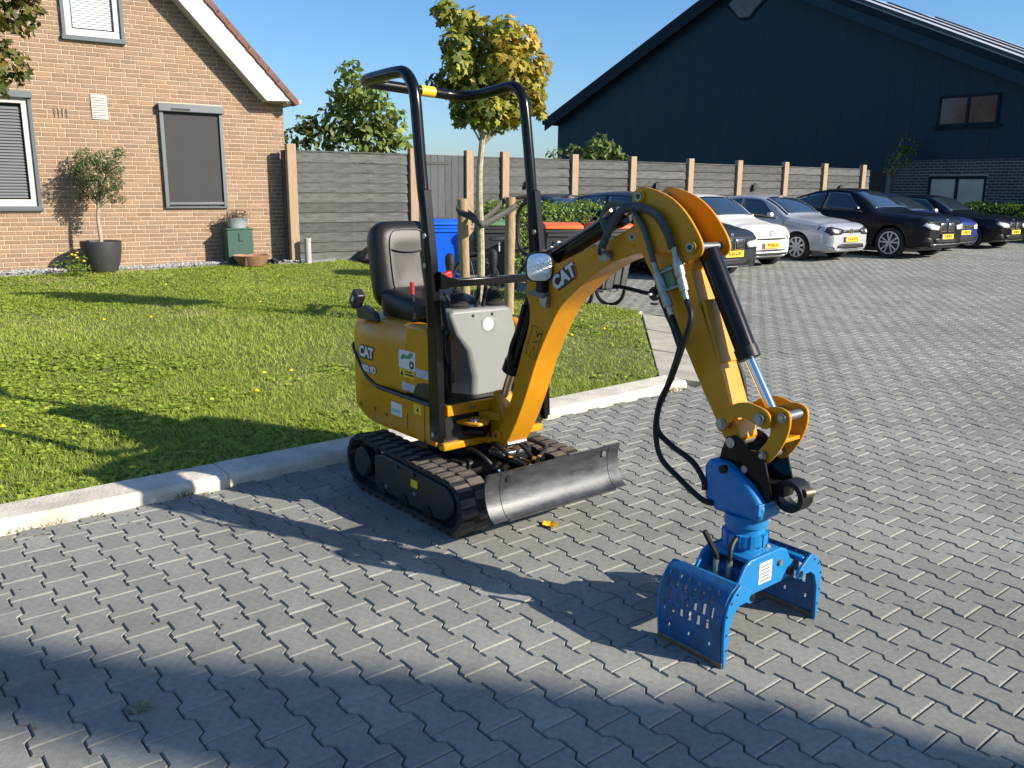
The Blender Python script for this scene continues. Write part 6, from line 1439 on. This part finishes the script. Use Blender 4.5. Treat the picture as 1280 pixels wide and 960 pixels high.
    def nose(y, z):                                     # x of the nose surface at (y,z): search from the front
        for x in np.linspace(.0, -.7, 71):
            s = section(x); ys_ = [q[0] for q in s]; zs_ = [q[1] for q in s]
            poly = [(q[0], q[1]) for q in s] + [(-q[0], q[1]) for q in s[::-1]]
            if bool(inpoly([y], [z], poly)[0]): return x
        return -.7
    def front_patch(name, m, poly, off=.012, n=8, par=bo, th=.006):
        # polygon in (y,z) draped over the nose
        ysv = [p[0] for p in poly]; zsv = [p[1] for p in poly]; cy_, cz_ = sum(ysv)/len(poly), sum(zsv)/len(poly)
        Q = []
        for i in range(len(poly)):
            a, b = poly[i], poly[(i+1) % len(poly)]
            for t in np.linspace(0, 1, 4)[:-1]: Q.append((a[0] + (b[0]-a[0])*t, a[1] + (b[1]-a[1])*t))
        rings = []
        for sc in (1, .66, .33): rings.append([(nose(cy_ + (a - cy_)*sc, cz_ + (b - cz_)*sc) + off, cy_ + (a - cy_)*sc, cz_ + (b - cz_)*sc) for a, b in Q])
        mb = MB(); k = len(Q); vs = [p for r_ in rings for p in r_] + [(nose(cy_, cz_) + off, cy_, cz_)]
        fs = [(i*k + j, i*k + (j+1) % k, (i+1)*k + (j+1) % k, (i+1)*k + j) for i in range(2) for j in range(k)] + [(2*k + j, 2*k + (j+1) % k, 3*k) for j in range(k)]
        mb.add(vs, fs); return mb.build(name, m, par, smooth=True, ang=50, solid=th, fix=False)
    for (nm_, m_, poly, off) in spec['front']:
        if nm_.endswith('!'): front_patch(nm_[:-1], m_, poly, off)
        else:
            for sd in (1, -1): front_patch(nm_, m_, [(a*sd, b) for a, b in poly], off)
    xp = nose(0, zp) + .035
    po = MB().box(xp - .02, xp, -.26, .26, zp - .057, zp + .057).build('number_plate', 'plate_yellow', e, bevel=.003)
    MB().box(xp, xp + .001, -.258, -.215, zp - .055, zp + .055).build('plate_band', 'plate_blue', po)
    text(plate, .088, 'decal_black', po, Matrix.Translation((xp + .0015, .02, zp)) @ Matrix.Rotation(R(90), 4, 'Z') @ Matrix.Rotation(R(90), 4, 'X'), bold=.002, name='plate_text')
    if logo:
        zl, r_, m1, m2 = logo; xl = nose(0, zl) + .012; lo = MB().cyl((xl - .02, 0, zl), (xl + .004, 0, zl), r_, n=20).build('badge', m1, e, smooth=True); MB().cyl((xl + .004, 0, zl), (xl + .006, 0, zl), r_*.62, n=20).build('badge_centre', m2, lo)
    return e
def profile(L, H, hood_z, nose_z, cowl, r0, r1, tail, tail_z, belt, W, wt, gnd=.20):
    hw_ = W/2
    return [(0, gnd + .06, nose_z - .16, nose_z - .10, hw_*.70, hw_*.55), (-.05, gnd + .01, nose_z - .06, nose_z - .01, hw_*.82, hw_*.62), (-.20, gnd, nose_z + .0, nose_z + .045, hw_*.93, hw_*.7), (-.55, gnd, belt - .13, hood_z - .05, hw_*.985, hw_*.75),
            (cowl + .12, gnd, belt - .05, hood_z, hw_, hw_*.78), (cowl, gnd, belt - .03, hood_z + .04, hw_, hw_*.80), ((cowl + r0)/2, gnd, belt - .02, (hood_z + H)/2 + .035, hw_, (hw_*.80 + wt)/2), (r0, gnd, belt - .01, H - .045, hw_, wt), (r0 - .35, gnd, belt, H - .005, hw_, wt), ((r0 + r1)/2, gnd, belt + .005, H, hw_, wt), (r1, gnd, belt + .03, H - .06, hw_, wt*.97),
            ((r1 + tail)/2, gnd, belt + .04, (H - .06 + tail_z)/2 + .04, hw_*.985, wt*.95), (tail, gnd + .02, min(belt + .04, tail_z - .03), tail_z, hw_*.96, wt*.97), (-L + .06, gnd + .06, min(belt, tail_z - .12), tail_z - .08, hw_*.90, wt*.9), (-L, gnd + .12, min(belt, tail_z - .2) - .04, tail_z - .16, hw_*.78, wt*.8)]
def kidney(y0, y1, z0, z1): return [(y0, z0), (y1, z0 + .01), (y1 + .015, (z0+z1)/2), (y1, z1), (y0 + .01, z1)]
polo = dict(L=3.97, W=1.68, H=1.46, fo=.83, wb=2.47, rw=.305, st=profile(3.97, 1.46, .98, .78, -1.22, -1.95, -3.35, -3.82, 1.02, .93, 1.68, .58), cowl=-1.22, roof0=-1.95, roof1=-3.35, tail=-3.80, dlo=(-1.45, -1.98, -3.30), bpil=-2.55, plate_z=.50, spokes=9, spw=.026,
    front=[('headlamp_housing', 'car_black_trim', [(.33, .72), (.75, .80), (.79, .70), (.67, .59), (.37, .61)], .009), ('headlamp', 'car_lens', [(.50, .70), (.64, .73), (.66, .68), (.60, .635), (.50, .64)], .016), ('grille!', 'car_black_trim', [(-.36, .64), (.36, .64), (.34, .71), (-.34, .71)], .010), ('lower_grille!', 'car_black_trim', [(-.60, .30), (.60, .30), (.66, .40), (-.66, .40)], .010), ('fog_lamp', 'car_lens', [(.60, .33), (.74, .36), (.74, .41), (.60, .40)], .016), ('lower_lip!', 'chrome_trim', [(-.62, .275), (.62, .275), (.62, .29), (-.62, .29)], .014)])
upc = dict(L=3.54, W=1.645, H=1.48, fo=.585, wb=2.42, rw=.29, st=profile(3.54, 1.48, .98, .80, -.95, -1.62, -3.1, -3.42, 1.02, .92, 1.645, .57), cowl=-.95, roof0=-1.62, roof1=-3.1, tail=-3.42, dlo=(-1.18, -1.68, -3.0), bpil=-2.3, plate_z=.46, spokes=6, spw=.03, mirror='paint_white',
    front=[('headlamp', 'car_lens', [(.48, .66), (.74, .84), (.78, .74), (.66, .60), (.52, .58)], .012), ('air_slot!', 'car_black_trim', [(-.66, .575), (.66, .575), (.66, .605), (-.66, .605)], .010), ('lower_slot!', 'car_black_trim', [(-.62, .345), (.62, .345), (.66, .375), (-.66, .375)], .010), ('lower_grille!', 'car_black_trim', [(-.5, .26), (.5, .26), (.56, .31), (-.56, .31)], .010)])
bmwf = [('headlamp_housing', 'car_black_trim', [(.31, .675), (.76, .765), (.83, .69), (.68, .56), (.33, .55)], .009), ('headlamp', 'car_lens', [(.35, .66), (.74, .74), (.79, .68), (.66, .585), (.37, .575)], .016), ('kidney_frame', 'chrome_trim', kidney(.03, .29, .53, .73), .010), ('kidney_grille', 'car_black_trim', kidney(.055, .27, .55, .71), .016), ('lower_grille!', 'car_black_trim', [(-.46, .28), (.46, .28), (.52, .38), (-.52, .38)], .010), ('air_intake', 'car_black_trim', [(.58, .28), (.78, .30), (.76, .42), (.64, .40)], .010), ('lower_trim!', 'chrome_trim', [(-.62, .235), (.62, .235), (.62, .255), (-.62, .255)], .012)]
b2 = dict(L=4.35, W=1.80, H=1.55, fo=.85, wb=2.67, rw=.32, st=profile(4.35, 1.55, 1.02, .82, -1.05, -1.85, -3.6, -4.2, 1.02, .98, 1.80, .60), cowl=-1.05, roof0=-1.85, roof1=-3.6, tail=-4.2, dlo=(-1.32, -1.9, -3.6), bpil=-2.6, plate_z=.47, spokes=5, spw=.02, twin=True, front=bmwf)
b3 = dict(L=4.63, W=1.81, H=1.43, fo=.78, wb=2.81, rw=.325, st=profile(4.63, 1.43, .95, .78, -1.45, -2.2, -3.55, -4.25, 1.02, .93, 1.81, .56), cowl=-1.45, roof0=-2.2, roof1=-3.4, tail=-4.1, dlo=(-1.68, -2.25, -3.7), bpil=-2.75, plate_z=.46, spokes=7, spw=.02, mirror='paint_silver', front=bmwf)
x4f = [(n_, m_, [(a*1.05, b + .10) for a, b in p_], o_) for n_, m_, p_, o_ in bmwf]
x4 = dict(L=4.67, W=1.90, H=1.62, fo=.87, wb=2.81, rw=.36, st=profile(4.67, 1.62, 1.10, .93, -1.40, -2.15, -3.2, -4.35, 1.18, 1.06, 1.90, .58, .24), cowl=-1.40, roof0=-2.15, roof1=-3.2, tail=-4.3, dlo=(-1.65, -2.2, -3.9), bpil=-2.8, plate_z=.52, spokes=5, spw=.017, twin=True, front=x4f)
gol = dict(L=4.2, W=1.78, H=1.47, fo=.85, wb=2.58, rw=.315, st=profile(4.2, 1.47, .96, .78, -1.25, -2.0, -3.5, -4.05, 1.0, .93, 1.78, .59), cowl=-1.25, roof0=-2.0, roof1=-3.5, tail=-4.02, dlo=(-1.5, -2.05, -3.5), bpil=-2.65, plate_z=.50, spokes=5, spw=.03,
    front=[('headlamp', 'car_lens', [(.40, .66), (.74, .76), (.78, .68), (.66, .58), (.42, .58)], .012), ('grille!', 'chrome_trim', [(-.38, .60), (.38, .60), (.34, .70), (-.34, .70)], .010), ('lower_grille!', 'car_black_trim', [(-.56, .27), (.56, .27), (.62, .40), (-.62, .40)], .010), ('bumper_trim!', 'chrome_trim', [(-.7, .235), (.7, .235), (.7, .26), (-.7, .26)], .014)])
car('dark grey compact MPV with chrome kidney grille behind the boom', (3.92, 15.5), b2, 'paint_grey', 'K-816-PS', logo=(.80, .035, 'chrome_trim', 'plate_blue'))
car('white small hatchback parked between the dark grey and the silver car', (5.28, 17.85), upc, 'paint_white', 'PP-003-R', logo=(.70, .055, 'chrome_trim', 'paint_white'))
car('silver hatchback with black headlamps parked beside the black coupe SUV', (7.55, 19.5), polo, 'paint_silver', 'XX-077-G', logo=(.675, .055, 'chrome_trim', 'car_black_trim'))
car('large black coupe SUV with twin-spoke alloy wheels', (10.1, 20.35), x4, 'paint_black', 'H-878-R', logo=(.89, .035, 'chrome_trim', 'plate_blue'))
car('dark blue hatchback half hidden between the two black cars', (11.62, 22.5), gol, 'paint_blue', '1-XSR-27', logo=(.64, .05, 'chrome_trim', 'car_black_trim'))
car('black low saloon at the right end of the row before the hedge', (13.6, 23.7), b3, 'paint_black', '8-XKP-4', logo=(.78, .035, 'chrome_trim', 'plate_blue'))
car('dark blue car mostly hidden by the hedge and the excavator boom', (2.35, 16.6), gol, 'paint_night', '5-TNB-9', logo=(.64, .05, 'chrome_trim', 'car_black_trim'))
# painted bay marks at the car fronts
